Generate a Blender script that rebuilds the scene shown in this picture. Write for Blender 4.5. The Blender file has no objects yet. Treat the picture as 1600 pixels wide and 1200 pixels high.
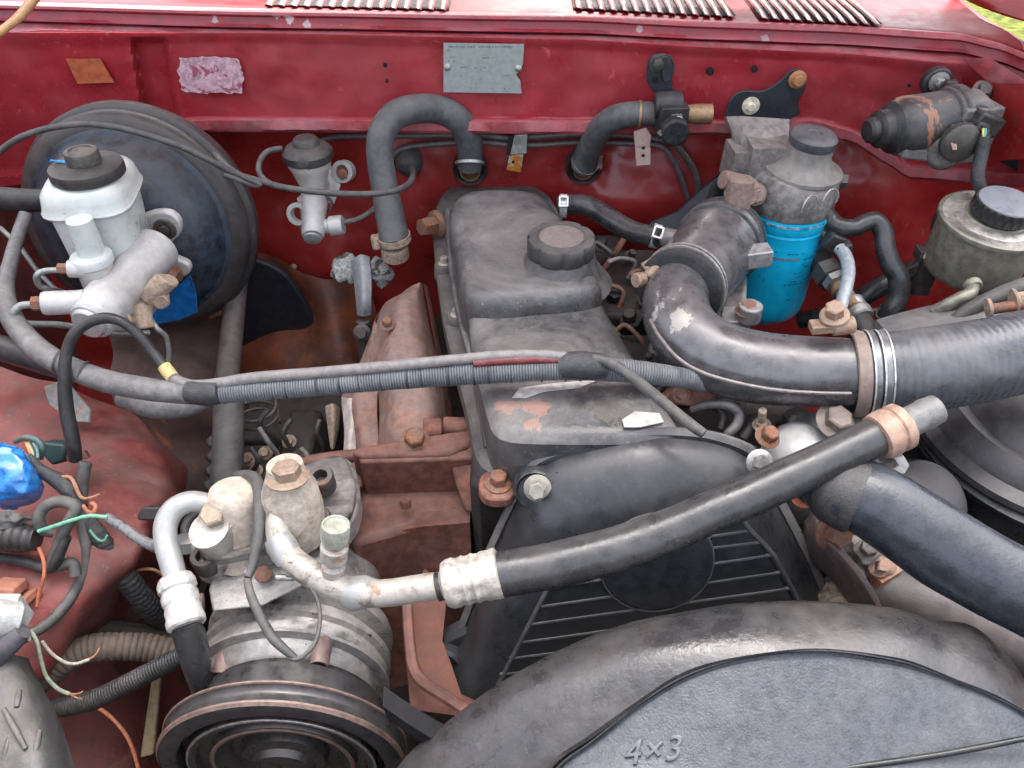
import bpy, bmesh, math, random
from mathutils import Vector, Matrix, noise as mn
random.seed(7)
R = math.radians
pi = math.pi
# ------------------------------------------------------------------ camera, world, sun, exposure
sc = bpy.context.scene
col = sc.collection
F = 1256.0          # focal length in photograph pixels (1600 wide)
PITCH = 40.0
CAMZ = 1.65
cd = bpy.data.cameras.new('camera')
cam = bpy.data.objects.new('camera', cd)
col.objects.link(cam)
cam.location = (0, 0, CAMZ)
cam.rotation_euler = (R(90 - PITCH), 0, 0)
cd.sensor_fit = 'HORIZONTAL'
cd.sensor_width = 36
cd.lens = 36 * F / 1600
cd.clip_start = .01
cd.clip_end = 300
sc.camera = cam
SUN_EL = 64.0
SUN_AZ = 8.0        # degrees from +Y towards +X
w = bpy.data.worlds.new('World')
sc.world = w
w.use_nodes = True
nt = w.node_tree
bg = nt.nodes['Background']
sky = nt.nodes.new('ShaderNodeTexSky')
sky.sky_type = 'NISHITA'
sky.sun_disc = False
sky.sun_elevation = R(SUN_EL)
sky.sun_rotation = R(SUN_AZ)
sky.dust_density = 7; sky.air_density = .6
sky.ozone_density = .3
hs_ = nt.nodes.new('ShaderNodeHueSaturation')      # thin bright haze: a paler sky than a clear one
hs_.inputs['Saturation'].default_value = .5
nt.links.new(sky.outputs[0], hs_.inputs['Color'])
nt.links.new(hs_.outputs[0], bg.inputs[0])
bg.inputs[1].default_value = .15
sd = bpy.data.lights.new('sun', 'SUN')
sd.energy = 2.2
sd.angle = R(.5)
sd.color = (1, .95, .87)
so = bpy.data.objects.new('sun', sd)
col.objects.link(so)
sv = Vector((math.sin(R(SUN_AZ)) * math.cos(R(SUN_EL)), math.cos(R(SUN_AZ)) * math.cos(R(SUN_EL)), math.sin(R(SUN_EL))))
so.rotation_euler = (-sv).to_track_quat('-Z', 'Y').to_euler()
sc.view_settings.view_transform = 'Standard'
sc.view_settings.look = 'None'
sc.view_settings.gamma = 1
sc.view_settings.exposure = 2.68
sc.cycles.max_bounces = 6
sc.cycles.diffuse_bounces = 4
sc.cycles.glossy_bounces = 3

# ------------------------------------------------------------------ places (a ray of the photograph and a real distance or plane)
CP, SP = math.cos(R(PITCH)), math.sin(R(PITCH))
def D(px, py):
    a = (px - 800) / F
    v = (600 - py) / F
    return Vector((a, CP + v * SP, -SP + v * CP))
def W(px, py, s): return D(px, py) * s
def WY(px, py, Y): d = D(px, py); return d * (Y / d.y)
def WZ(px, py, z): d = D(px, py); return d * (z / d.z)
def OY(pts, Y): return [WY(a, b, Y) for a, b in pts]
def OZ(pts, z): return [WZ(a, b, z) for a, b in pts]
def depth(p): return p.y * CP - p.z * SP
def itp(tab, x):
    if x <= tab[0][0]: return tab[0][1]
    for (a, b), (c, d) in zip(tab, tab[1:]):
        if x <= c:
            t = (x - a) / (c - a)
            t = t * t * (3 - 2 * t) * .3 + t * .7
            return b + (d - b) * t
    return tab[-1][1]
UP = Vector((0, 0, 1)); FWD = Vector((0, -1, 0)); RT = Vector((1, 0, 0))

# ------------------------------------------------------------------ materials
MATS = {}
def M(name, colr, rough=.5, metal=0.0, dust=.35, dustc=(.30, .26, .23), rust=0.0, rustc=(.20, .075, .035), bump=.25,
      scale=22, var=.18, coat=0.0, spec=.5, scr=0.0, trans=0.0, grease=0.0, patch=None, updust=.9, speck=.6, stain=None):
    if name in MATS: return MATS[name]
    m = bpy.data.materials.new(name); m.use_nodes = True
    t = m.node_tree; N = t.nodes; L = t.links
    b = N['Principled BSDF']
    tc = N.new('ShaderNodeTexCoord'); oi = N.new('ShaderNodeObjectInfo')
    off = N.new('ShaderNodeVectorMath'); off.operation = 'SCALE'; off.inputs[3].default_value = 7.0
    cb = N.new('ShaderNodeCombineXYZ')
    for i in range(3): L.new(oi.outputs['Random'], cb.inputs[i])
    L.new(cb.outputs[0], off.inputs[0])
    ad = N.new('ShaderNodeVectorMath'); L.new(tc.outputs['Object'], ad.inputs[0]); L.new(off.outputs[0], ad.inputs[1])
    vec = ad.outputs[0]
    def noise(sc_, det=6, ro=.62, dist=0.0, stretch=None):
        n = N.new('ShaderNodeTexNoise'); n.inputs['Scale'].default_value = sc_; n.inputs['Detail'].default_value = det
        n.inputs['Roughness'].default_value = ro; n.inputs['Distortion'].default_value = dist
        v = vec
        if stretch:
            mp = N.new('ShaderNodeMapping'); mp.inputs['Scale'].default_value = stretch; mp.inputs['Rotation'].default_value = (.4, .3, .7)
            L.new(vec, mp.inputs[0]); v = mp.outputs[0]
        L.new(v, n.inputs['Vector']); return n.outputs['Fac']
    def rng(src, a, b_, c=0.0, d=1.0):
        r = N.new('ShaderNodeMapRange'); r.interpolation_type = 'SMOOTHSTEP'
        for i, x in zip((1, 2, 3, 4), (a, b_, c, d)): r.inputs[i].default_value = x
        L.new(src, r.inputs[0]); return r.outputs[0]
    def mul(a, b_):
        q = N.new('ShaderNodeMath'); q.operation = 'MULTIPLY'; q.use_clamp = True
        for i, x in enumerate((a, b_)):
            if isinstance(x, (int, float)): q.inputs[i].default_value = x
            else: L.new(x, q.inputs[i])
        return q.outputs[0]
    def mix(f, a, b_):
        q = N.new('ShaderNodeMix'); q.data_type = 'RGBA'
        if isinstance(f, (int, float)): q.inputs[0].default_value = f
        else: L.new(f, q.inputs[0])
        for i, x in ((6, a), (7, b_)):
            if isinstance(x, tuple): q.inputs[i].default_value = (*x, 1)
            else: L.new(x, q.inputs[i])
        return q.outputs[2]
    n1 = noise(scale, 9, .72, .7); n2 = noise(scale * 5.3, 6, .6); n3 = noise(scale * 22, 3, .6)
    dark = tuple(c * (1 - var) for c in colr); lite = tuple(min(.9, c * (1 + var)) for c in colr)
    c0 = mix(rng(n2, .36, .64), dark, lite)
    if patch:                                # worn through / stained areas of another colour
        pc, lo, hi, ps = patch
        c0 = mix(rng(noise(ps, 7, .6, .8), lo, hi), c0, pc)
    if stain:                                # a worn area of its own, at one place on the thing
        for (lx, ly, lz), rad, scol in stain:
            dn = N.new('ShaderNodeVectorMath'); dn.operation = 'DISTANCE'; L.new(tc.outputs['Object'], dn.inputs[0]); dn.inputs[1].default_value = (lx, ly, lz)
            sn_ = N.new('ShaderNodeMath'); sn_.operation = 'MULTIPLY_ADD'; L.new(noise(70, 8, .72, .8), sn_.inputs[0]); sn_.inputs[1].default_value = rad * 3.2; L.new(dn.outputs['Value'], sn_.inputs[2])
            c0 = mix(rng(sn_.outputs[0], rad * 2.28, rad * 2.42, .9, 0.0), c0, scol)
    if grease:
        c0 = mix(mul(rng(noise(scale * .6, 7, .7, 1.0), .5, .62), grease), c0, (.025, .02, .017))
    if rust:
        rf = rng(noise(scale * .9, 9, .72, .6), .66 - .3 * rust, .70 - .22 * rust)
        rf = mul(rf, min(1, .5 + rust))
        rc = mix(rng(n2, .35, .65), rustc, tuple(min(.8, c * 2.2) for c in rustc))
        c0 = mix(rf, c0, rc)
    if speck:
        sk = mul(rng(noise(scale * 9, 4, .7, .2), .635, .66), speck)
        sk = mul(sk, rng(noise(scale * 1.7, 3, .6), .42, .60))
        c0 = mix(sk, c0, tuple(.22 * c * .7 + .02 for c in dustc))
    geo = N.new('ShaderNodeNewGeometry'); sx = N.new('ShaderNodeSeparateXYZ'); L.new(geo.outputs['Normal'], sx.inputs[0])
    upf = rng(sx.outputs[2], -.4, .95, 1 - updust, 1.0)
    df = mul(rng(n1, .34, .76, .18 * dust, min(.95, 1.15 * dust)), upf)
    st = mul(rng(noise(scale * 3.1, 5, .75, .3), .60, .66), .45 * dust)
    dsp = mul(rng(n3, .60, .70), .7 * min(1, dust * 1.3))
    m0 = N.new('ShaderNodeMath'); m0.operation = 'MAXIMUM'; L.new(df, m0.inputs[0]); L.new(st, m0.inputs[1])
    mx = N.new('ShaderNodeMath'); mx.operation = 'MAXIMUM'; L.new(m0.outputs[0], mx.inputs[0]); L.new(dsp, mx.inputs[1])
    dfac = mx.outputs[0]
    dc = mix(rng(n2, .3, .7), tuple(c * .86 for c in dustc), dustc)
    c0 = mix(dfac, c0, dc)
    if scr:
        sn = noise(scale * 9, 2, .5, 0, (1, 14, 1)); sf = mul(rng(sn, .70, .76), scr)
        c0 = mix(sf, c0, tuple(min(.75, c * 2.5 + .12) for c in colr))
    L.new(c0, b.inputs['Base Color'])
    rr = N.new('ShaderNodeMapRange'); L.new(dfac, rr.inputs[0]); rr.inputs[3].default_value = rough; rr.inputs[4].default_value = max(rough, .85)
    ra = N.new('ShaderNodeMath'); ra.operation = 'ADD'; L.new(rr.outputs[0], ra.inputs[0]); L.new(rng(n2, .3, .7, -.07, .09), ra.inputs[1])
    L.new(ra.outputs[0], b.inputs['Roughness'])
    if metal:
        mm = N.new('ShaderNodeMapRange'); L.new(dfac, mm.inputs[0]); mm.inputs[3].default_value = metal; mm.inputs[4].default_value = metal * .1
        L.new(mm.outputs[0], b.inputs['Metallic'])
    b.inputs['Specular IOR Level'].default_value = spec
    b.inputs['Coat Weight'].default_value = coat; b.inputs['Coat Roughness'].default_value = .12
    if trans:
        b.inputs['Subsurface Weight'].default_value = trans; b.inputs['Subsurface Radius'].default_value = (.01, .012, .012)
    if bump:
        s = N.new('ShaderNodeMath'); s.operation = 'MULTIPLY_ADD'; L.new(n2, s.inputs[0]); s.inputs[1].default_value = .6; L.new(n3, s.inputs[2])
        bp = N.new('ShaderNodeBump'); bp.inputs['Strength'].default_value = bump; bp.inputs['Distance'].default_value = .0012
        L.new(s.outputs[0], bp.inputs['Height']); L.new(bp.outputs[0], b.inputs['Normal'])
    MATS[name] = m
    return m

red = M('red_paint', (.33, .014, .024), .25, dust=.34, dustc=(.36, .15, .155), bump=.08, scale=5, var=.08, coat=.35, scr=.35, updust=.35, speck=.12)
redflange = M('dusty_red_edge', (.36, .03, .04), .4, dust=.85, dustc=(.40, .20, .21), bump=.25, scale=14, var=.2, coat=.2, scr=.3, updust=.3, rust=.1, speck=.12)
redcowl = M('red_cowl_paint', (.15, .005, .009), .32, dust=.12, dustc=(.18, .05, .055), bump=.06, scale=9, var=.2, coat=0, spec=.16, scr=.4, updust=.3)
redlow = M('red_lower_paint', (.36, .020, .020), .28, dust=.45, dustc=(.26, .12, .10), rust=.18, rustc=(.16, .045, .018), bump=.12, scale=4, var=.08, coat=.2, grease=.25, speck=.12)
redfend = M('faded_red_paint', (.22, .034, .030), .42, dust=.72, dustc=(.285, .205, .175), rust=.10, bump=.25, scale=7, var=.25, scr=.5, grease=.45, updust=.5, patch=((.15, .02, .018), .58, .72, 7))
rubber = M('black_rubber', (.022, .023, .025), .34, dust=.28, dustc=(.20, .18, .16), bump=.3, scale=16, var=.25, spec=.4)
rubdust = M('dusty_rubber', (.065, .065, .064), .45, dust=.5, dustc=(.24, .22, .195), bump=.3, scale=18, var=.25, spec=.35)
rubclean = M('hose_rubber', (.022, .024, .027), .24, dust=.27, dustc=(.24, .215, .195), bump=.2, scale=12, var=.25, scr=.25, spec=.6)
hoseR = M('radiator_hose_rubber', (.022, .028, .038), .24, dust=.16, dustc=(.17, .165, .17), bump=.25, scale=14, var=.25, scr=.3, spec=.6)
plastic = M('black_plastic', (.020, .023, .028), .28, dust=.28, dustc=(.15, .14, .13), bump=.15, scale=10, var=.2, scr=.35, spec=.55)
shroudm = M('shroud_plastic', (.022, .025, .030), .23, dust=.32, dustc=(.22, .18, .15), bump=.3, scale=11, var=.3, scr=.45, spec=.6, updust=.6)
shroudf = M('pebbled_plastic', (.045, .053, .066), .24, dust=.2, dustc=(.22, .21, .20), speck=0, bump=.38, scale=24, var=.2, scr=.25, spec=.6, updust=.2)
cover = M('dusty_cover', (.030, .033, .038), .28, dust=.58, dustc=(.34, .31, .28), bump=.4, scale=11, var=.35, scr=.3, spec=.6, updust=.75)
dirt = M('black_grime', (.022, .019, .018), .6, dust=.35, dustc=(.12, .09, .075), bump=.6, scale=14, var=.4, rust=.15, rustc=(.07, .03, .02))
metdark = M('dark_metal', (.09, .085, .08), .45, .6, dust=.45, dustc=(.22, .18, .15), bump=.4, scale=24, rust=.25, rustc=(.12, .06, .035))
steel = M('zinc_steel', (.46, .45, .43), .36, .8, dust=.35, dustc=(.30, .26, .22), bump=.3, scale=45, rust=.1)
alu = M('cast_aluminium', (.40, .39, .375), .36, .5, dust=.38, dustc=(.36, .32, .28), bump=.45, scale=26, var=.15, grease=.3)
aluw = M('pale_aluminium', (.50, .495, .475), .40, .25, dust=.22, dustc=(.46, .42, .38), bump=.18, scale=20, var=.08)
aludirty = M('dirty_aluminium', (.44, .42, .39), .32, .5, dust=.3, dustc=(.27, .23, .19), bump=.3, scale=20, var=.15, grease=.7, speck=1.0)
whitepipe = M('painted_pipe', (.42, .40, .355), .35, .2, dust=.25, dustc=(.45, .36, .27), bump=.25, scale=30, var=.08, rust=.32, rustc=(.17, .09, .05), grease=.6, speck=1.0)
whitemetal = M('clean_white_metal', (.39, .40, .395), .32, .3, dust=.2, dustc=(.46, .42, .36), bump=.1, scale=20, var=.06, grease=.15)
resin = M('white_resin', (.55, .59, .565), .30, dust=.22, dustc=(.50, .43, .32), bump=.05, scale=12, var=.05, trans=.25)
resinold = M('aged_resin', (.50, .48, .43), .4, dust=.25, dustc=(.5, .44, .34), bump=.1, scale=16, var=.08, trans=.15)
rustm = M('rusty_iron', (.20, .085, .06), .8, dust=.45, dustc=(.30, .17, .13), bump=.6, scale=18, var=.35, rust=.4, rustc=(.17, .06, .035))
rustpale = M('pale_rusty_shield', (.23, .125, .095), .62, .15, dust=.6, dustc=(.35, .295, .265), bump=.5, scale=17, var=.25, rust=.55, rustc=(.17, .07, .04))
rustbracket = M('rust_coated_bracket', (.15, .058, .042), .55, dust=.5, dustc=(.30, .185, .15), bump=.3, scale=14, var=.3, rust=.35, rustc=(.13, .05, .03))
brass = M('dull_brass', (.40, .25, .14), .45, .6, dust=.4, dustc=(.34, .24, .17), bump=.3, scale=40)
tan = M('tan_corroded', (.42, .32, .24), .75, .1, dust=.5, dustc=(.38, .28, .2), bump=.8, scale=40, var=.25, rust=.2)
boost = M('booster_paint', (.020, .034, .052), .32, dust=.42, dustc=(.16, .13, .12), bump=.25, scale=12, var=.4, patch=((.02, .09, .24), .66, .70, 12), grease=.4)
boostrim = M('booster_rim_paint', (.022, .022, .024), .34, dust=.5, dustc=(.18, .145, .125), bump=.25, scale=8, var=.3, updust=.4)
brightblue = M('bright_blue_paint', (.005, .16, .48), .4, dust=.2, dustc=(.1, .12, .2), bump=.15, scale=16, var=.2, patch=((.02, .03, .05), .62, .68, 30))
cyan = M('cyan_can_paint', (.005, .52, .82), .33, dust=.10, dustc=(.12, .35, .45), bump=.06, scale=14, var=.07, scr=.12, patch=((.22, .14, .12), .70, .73, 28))
olive = M('olive_zinc', (.27, .26, .205), .38, .5, dust=.35, dustc=(.30, .26, .20), bump=.25, scale=18, var=.2, rust=.08)
silverd = M('dirty_grey_casting', (.25, .235, .22), .5, .45, dust=.5, dustc=(.26, .22, .19), bump=.5, scale=22, var=.25, grease=.4)
pipemetal = M('tarnished_tube', (.14, .14, .145), .22, .55, dust=.26, dustc=(.27, .235, .205), bump=.12, scale=11, var=.2, rust=.05, scr=.25, patch=((.46, .43, .39), .69, .71, 12))
loomm = M('grey_loom', (.12, .12, .12), .42, dust=.6, dustc=(.33, .31, .285), bump=.3, scale=26, var=.25)
cablew = M('greyed_cable', (.20, .185, .175), .45, dust=.45, dustc=(.34, .31, .29), bump=.2, scale=24, var=.2)
tape = M('black_tape', (.035, .037, .04), .32, dust=.3, dustc=(.2, .19, .18), bump=.9, scale=36, var=.3)
brownc = M('brown_conduit', (.11, .085, .065), .6, dust=.5, dustc=(.22, .17, .13), bump=.3, scale=26)
bagm = M('blue_bag_film', (.02, .20, .58), .16, dust=.0, bump=.3, scale=18, var=.35, spec=.8, coat=.5)
greenb = M('dark_green_housing', (.012, .045, .045), .45, dust=.2, dustc=(.1, .12, .1), bump=.15, scale=20)
platem = M('engraved_plate', (.38, .43, .42), .38, .4, dust=.28, dustc=(.42, .40, .37), bump=.1, scale=30, var=.06)
inkm = M('faded_print', (.20, .21, .20), .6, dust=.1, bump=0)
bolt_z = M('zinc_bolt', (.50, .46, .40), .4, .6, dust=.5, dustc=(.34, .27, .2), bump=.4, scale=60, rust=.2)
bolt_r = M('rusty_bolt', (.24, .13, .09), .6, .4, dust=.4, dustc=(.34, .22, .16), bump=.6, scale=60, rust=.5)
grass = M('grass_ground', (.050, .062, .010), .95, dust=.25, dustc=(.085, .08, .02), bump=.5, scale=3, var=.5, updust=.1, spec=.1)
pulleym = M('pulley_steel', (.065, .065, .068), .30, .5, dust=.18, dustc=(.20, .16, .13), bump=.08, scale=18, var=.2)
coppere = M('worn_copper_edge', (.19, .135, .115), .4, .4, dust=.2, dustc=(.34, .22, .18), bump=.1, scale=30)
holeshade = M('hole_shade', (.006, .006, .006), .9, dust=0, bump=0)  # near-black colour stands for the shade inside holes and slots
def wire(n, c): return M('wire_' + n, c, .4, dust=.2, dustc=(.3, .26, .22), bump=.1, scale=50)
w_orange = wire('orange', (.50, .16, .08)); w_green = wire('green', (.16, .46, .30)); w_pale = wire('pale', (.45, .42, .33)); w_cop = wire('copper', (.42, .19, .10))

# ------------------------------------------------------------------ mesh makers (world points relative to the camera's foot line, camera at origin)
def join(*ms):
    V, Fc = [], []
    for v, f in ms:
        k = len(V); V += v; Fc += [tuple(i + k for i in q) for q in f]
    return V, Fc
def cr(pts, n=6, closed=False):
    out = []; m = len(pts)
    rngi = range(m if closed else m - 1)
    for i in rngi:
        if closed: p0, p1, p2, p3 = pts[i - 1], pts[i], pts[(i + 1) % m], pts[(i + 2) % m]
        else: p0, p1, p2, p3 = pts[max(0, i - 1)], pts[i], pts[i + 1], pts[min(m - 1, i + 2)]
        for k in range(n):
            t = k / n
            out.append(.5 * ((2 * p1) + (p2 - p0) * t + (2 * p0 - 5 * p1 + 4 * p2 - p3) * t * t + (3 * p1 - p0 - 3 * p2 + p3) * t ** 3))
    if not closed: out.append(pts[-1].copy() if hasattr(pts[-1], 'copy') else pts[-1])
    return out
def sm(pts, n=5, closed=True):
    """smoothed 2-D outline"""
    v = cr([Vector((a, b, 0)) for a, b in pts], n, closed)
    return [(p.x, p.y) for p in v]
def skin(rings, cap0=True, cap1=True, closed=True):
    V, Fc = [], []; n = len(rings[0])
    for r in rings: V += [Vector(p) for p in r]
    for i in range(len(rings) - 1):
        for j in range(n if closed else n - 1):
            a = i * n + j; b_ = i * n + (j + 1) % n
            Fc.append((a, b_, b_ + n, a + n))
    if cap0: Fc.append(tuple(reversed(range(n))))
    if cap1: Fc.append(tuple(range((len(rings) - 1) * n, len(rings) * n)))
    return V, Fc
def tubew(P, Rr, seg=14, cap=True):
    """tube through world points P with radii Rr"""
    rings = []; n = len(P); T = []
    for i in range(n):
        d = (P[min(n - 1, i + 1)] - P[max(0, i - 1)])
        T.append(d.normalized() if d.length > 1e-9 else Vector((0, 0, 1)))
    a = T[0].orthogonal().normalized()
    for i in range(n):
        if i:
            q = T[i - 1].rotation_difference(T[i]); a = q @ a
            a = (a - T[i] * a.dot(T[i])).normalized()
        b_ = T[i].cross(a)
        rings.append([P[i] + (a * math.cos(2 * pi * k / seg) + b_ * math.sin(2 * pi * k / seg)) * Rr[i] for k in range(seg)])
    return skin(rings, cap, cap)
def resamp(P, Q, step):
    """resample polyline P with attached values Q by arc length"""
    L = [0]
    for a, b_ in zip(P, P[1:]): L.append(L[-1] + (b_ - a).length)
    n = max(2, int(L[-1] / step)); out, oq, ol = [], [], []; j = 0
    for i in range(n + 1):
        s = L[-1] * i / n
        while j < len(L) - 2 and L[j + 1] < s: j += 1
        t = (s - L[j]) / max(1e-9, L[j + 1] - L[j])
        out.append(P[j].lerp(P[j + 1], t)); oq.append(Q[j] * (1 - t) + Q[j + 1] * t); ol.append(s)
    return out, oq, ol
def tube(pts, seg=14, n=6, rib=None, wob=0.0, cap=True, step=None):
    """pts: (px, py, depth, radius px). rib: (amplitude, pitch m)"""
    P = [W(p[0], p[1], p[2]) for p in pts]; Rr = [Vector((p[3] * p[2] / F, 0, 0)) for p in pts]
    if len(P) > 2: P = cr(P, n); Rr = cr(Rr, n)
    Rr = [r.x for r in Rr]
    if rib:
        P, Rr, L = resamp(P, Rr, rib[1] / 6)
        Rr = [r * (1 + rib[0] * (abs(math.sin(pi * s / rib[1])) ** .7 - .6)) for r, s in zip(Rr, L)]
    elif step: P, Rr, L = resamp(P, Rr, step)
    m = tubew(P, Rr, seg, cap)
    if wob: m = wobble(m, wob, 30)
    return m
def wobble(m, a, fr=30):
    return [p + mn.noise_vector(p * fr) * a for p in m[0]], m[1]
def frame(ax):
    ax = Vector(ax).normalized()
    u = Vector((1, 0, 0)) if abs(ax.x) < .8 else Vector((0, 0, 1))
    u = (u - ax * u.dot(ax)).normalized()
    return u, ax.cross(u), ax
def lathe(c, ax, prof, seg=32, mod=None, el=1.0, roll=0.0, cap=True):
    u, v, a = frame(ax); rings = []
    for r, h in prof:
        ring = []
        for k in range(seg):
            t = 2 * pi * k / seg + roll
            rr = r * (mod(t, r, h) if mod else 1)
            ring.append(c + a * h + (u * math.cos(t) + v * math.sin(t) * el) * rr)
        rings.append(ring)
    return skin(rings, cap, cap)
def cyl(c, ax, r, h, seg=24, ch=.12):
    e = min(r, h) * ch
    return lathe(c, ax, [(r - e, 0), (r, e), (r, h - e), (r - e, h)], seg)
def ringm(c, ax, r, wd, th, seg=40):
    return lathe(c, ax, [(r, 0), (r + th, 0), (r + th, wd), (r, wd), (r, 0)], seg, cap=False)
def hexb(c, ax, r, h, washer=True):
    ms = []
    if washer: ms.append(lathe(c, ax, [(r * 1.45, 0), (r * 1.5, h * .12), (r * 1.15, h * .26)], 20)); b0 = h * .2
    else: b0 = 0
    ms.append(lathe(c, ax, [(r, b0), (r, h * .9), (r * .85, h)], 6, roll=.3))
    return join(*ms)
def sock(c, ax, r, h):
    """socket-head bolt with a real hexagonal hole"""
    a = lathe(c, ax, [(r * .98, 0), (r, h * .1), (r, h * .9), (r * .9, h)], 24, cap=False)
    b_ = lathe(c, ax, [(r * .9, h), (r * .55, h), (r * .5, h * .45)], 24, cap=False)
    d = lathe(c, ax, [(r * .5, h * .45), (0.0001, h * .45)], 24, cap=False)
    return join(a, b_, d)
def box(c, sx, sy, sz, ax=RT, up=UP, ch=.0):
    u = Vector(ax).normalized(); w_ = Vector(up); w_ = (w_ - u * w_.dot(u)).normalized(); v = w_.cross(u)
    V = [c + u * (sx / 2 * i) + v * (sy / 2 * j) + w_ * (sz / 2 * k) for k in (-1, 1) for j in (-1, 1) for i in (-1, 1)]
    return V, [(0, 2, 3, 1), (4, 5, 7, 6), (0, 1, 5, 4), (2, 6, 7, 3), (0, 4, 6, 2), (1, 3, 7, 5)]
def prism(outl, ex):
    ex = Vector(ex); o = [Vector(p) for p in outl]
    return skin([o, [p + ex for p in o]])
def surf(fn, nu, nv, th=None):
    """sheet fn(u,v)->Vector, with thickness vector/number"""
    g = [[fn(i / nu, j / nv) for i in range(nu + 1)] for j in range(nv + 1)]
    V = [p for r in g for p in r]; k = nu + 1
    Fc = [(j * k + i, j * k + i + 1, (j + 1) * k + i + 1, (j + 1) * k + i) for j in range(nv) for i in range(nu)]
    if th is not None:
        th = Vector(th); n = len(V); V = V + [p + th for p in V]
        Fc += [tuple(reversed([a + n for a in f])) for f in Fc[:]]
        edge = [i for i in range(k)] + [j * k + nu for j in range(1, nv + 1)] + [nv * k + i for i in range(nu - 1, -1, -1)] + [j * k for j in range(nv - 1, 0, -1)]
        for a, b_ in zip(edge, edge[1:] + edge[:1]): Fc.append((b_, a, a + n, b_ + n))
    return V, Fc
def gridsurf(rows, nu=8, nv=8, th=None, wob=0):
    """rows of (px,py,s) control points -> smooth sheet"""
    G = [cr([W(*p) for p in r], nu) for r in rows]
    cols = [cr([G[j][i] for j in range(len(G))], nv) for i in range(len(G[0]))]
    def fn(u, v):
        p = cols[round(u * (len(cols) - 1))][round(v * (len(cols[0]) - 1))]
        return p + mn.noise_vector(p * 14) * wob if wob else p
    return surf(fn, len(cols) - 1, len(cols[0]) - 1, th)

# ------------------------------------------------------------------ things and parts
LIFT = Vector((0, 0, CAMZ))
def mkobj(name, mesh, mat, origin, bevel=0, sharp=38, sub=0):
    V, Fc = mesh
    me = bpy.data.meshes.new(name)
    me.from_pydata([tuple(p - origin) for p in V], [], [f for f in Fc])
    bm = bmesh.new(); bm.from_mesh(me)
    bmesh.ops.remove_doubles(bm, verts=bm.verts, dist=1e-6)
    bmesh.ops.recalc_face_normals(bm, faces=bm.faces)
    bm.to_mesh(me); bm.free()
    me.shade_smooth(); me.set_sharp_from_angle(angle=R(sharp))
    me.materials.append(mat)
    o = bpy.data.objects.new(name, me); col.objects.link(o)
    if sub:
        s_ = o.modifiers.new('subsurf', 'SUBSURF'); s_.levels = sub; s_.render_levels = sub
    if bevel:
        b = o.modifiers.new('bevel', 'BEVEL'); b.width = bevel; b.segments = 2; b.limit_method = 'ANGLE'; b.angle_limit = R(40)
        b.harden_normals = False
    return o
def bb(V):
    lo = Vector((min(p.x for p in V), min(p.y for p in V), min(p.z for p in V)))
    hi = Vector((max(p.x for p in V), max(p.y for p in V), max(p.z for p in V)))
    return lo, hi
class Thing:
    def __init__(s, name, label, cat, at, group=None, kind=None):
        s.o = bpy.data.objects.new(name, None); col.objects.link(s.o)
        s.o.empty_display_size = .02
        s.at = Vector(at); s.o.location = s.at + LIFT
        if label: s.o['label'] = label
        if cat: s.o['category'] = cat
        if group: s.o['group'] = group
        if kind: s.o['kind'] = kind
    def add(s, name, mesh, mat, par=None, label=None, bevel=0, sharp=38, kind=None, sub=0):
        lo, hi = bb(mesh[0]); c = (lo + hi) / 2
        o = mkobj(name, mesh, mat, c, bevel, sharp, sub)
        if par is None: o.parent = s.o; o.location = c - s.at
        else: o.parent = par; o.location = c - Vector(par['_c'])
        o['_c'] = tuple(c)
        if label: o['label'] = label
        if kind: o['kind'] = kind
        return o
def solo(name, mesh, mat, label, cat, group=None, bevel=0, sharp=38, kind=None, sub=0):
    lo, hi = bb(mesh[0]); c = Vector(((lo.x + hi.x) / 2, (lo.y + hi.y) / 2, lo.z))
    o = mkobj(name, mesh, mat, c, bevel, sharp, sub); o.location = c + LIFT
    if label: o['label'] = label
    if cat: o['category'] = cat
    if group: o['group'] = group
    if kind: o['kind'] = kind
    return o

# ================================================================== THE CAR BODY
PYE = [(-300, 3), (0, 7), (400, 18), (900, 26), (1100, 36), (1300, 43), (1500, 56), (1560, 70), (1620, 92), (1900, 200)]
ZC = -.30
def Yf(px): return WZ(px, itp(PYE, px), ZC).y
PYB = [(-300, 292), (0, 292), (150, 270), (270, 208), (340, 205), (1130, 210), (1270, 206), (1330, 222), (1385, 256), (1420, 279), (1600, 292), (1900, 300)]
def sst(a, b_, x):
    t = max(0, min(1, (x - a) / (b_ - a))); return t * t * (3 - 2 * t)
body = Thing('car_body', 'dark red painted firewall, cowl and inner fenders of the car around the engine', 'car body', (0, 1.0, -1.2))
# cowl sheet behind the fold
def cowl(u, v):
    py = itp(PYE, -300 + 0) ; back = v * .55
    xr = [(0, 1612), (.06, 1560), (.13, 1520), (.22, 1490), (.55, 1440)]
    if v == 0: pass
    pe = WZ(1605, itp(PYE, 1605), ZC)
    x0 = WZ(-320, itp(PYE, -320), ZC).x
    # right-hand edge in plan: runs back and inwards along the wing
    e = [(0, pe.x), (.05, WZ(1560, 38, -.297).x), (.09, WZ(1530, 14, -.295).x), (.13, WZ(1500, 0, -.293).x), (.55, WZ(1470, -10, -.29).x + .05)]
    x1 = itp(e, back)
    px = -320 + u * (1605 + 320)
    pf = WZ(px, itp(PYE, px), ZC)
    x = x0 + (x1 - x0) * ((pf.x - x0) / (pe.x - x0))
    y = pf.y + back
    crown = -.012 * sst(.86, 1.0, u) * (1 if back > .0 else 1)
    return Vector((x, y, ZC + back * .02 + crown * 0 - (0.004 if v == 0 else 0) + .002 * mn.noise(Vector((x * 3, y * 3, 0)))))
body.add('cowl_panel', surf(cowl, 120, 40), redcowl)
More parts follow.
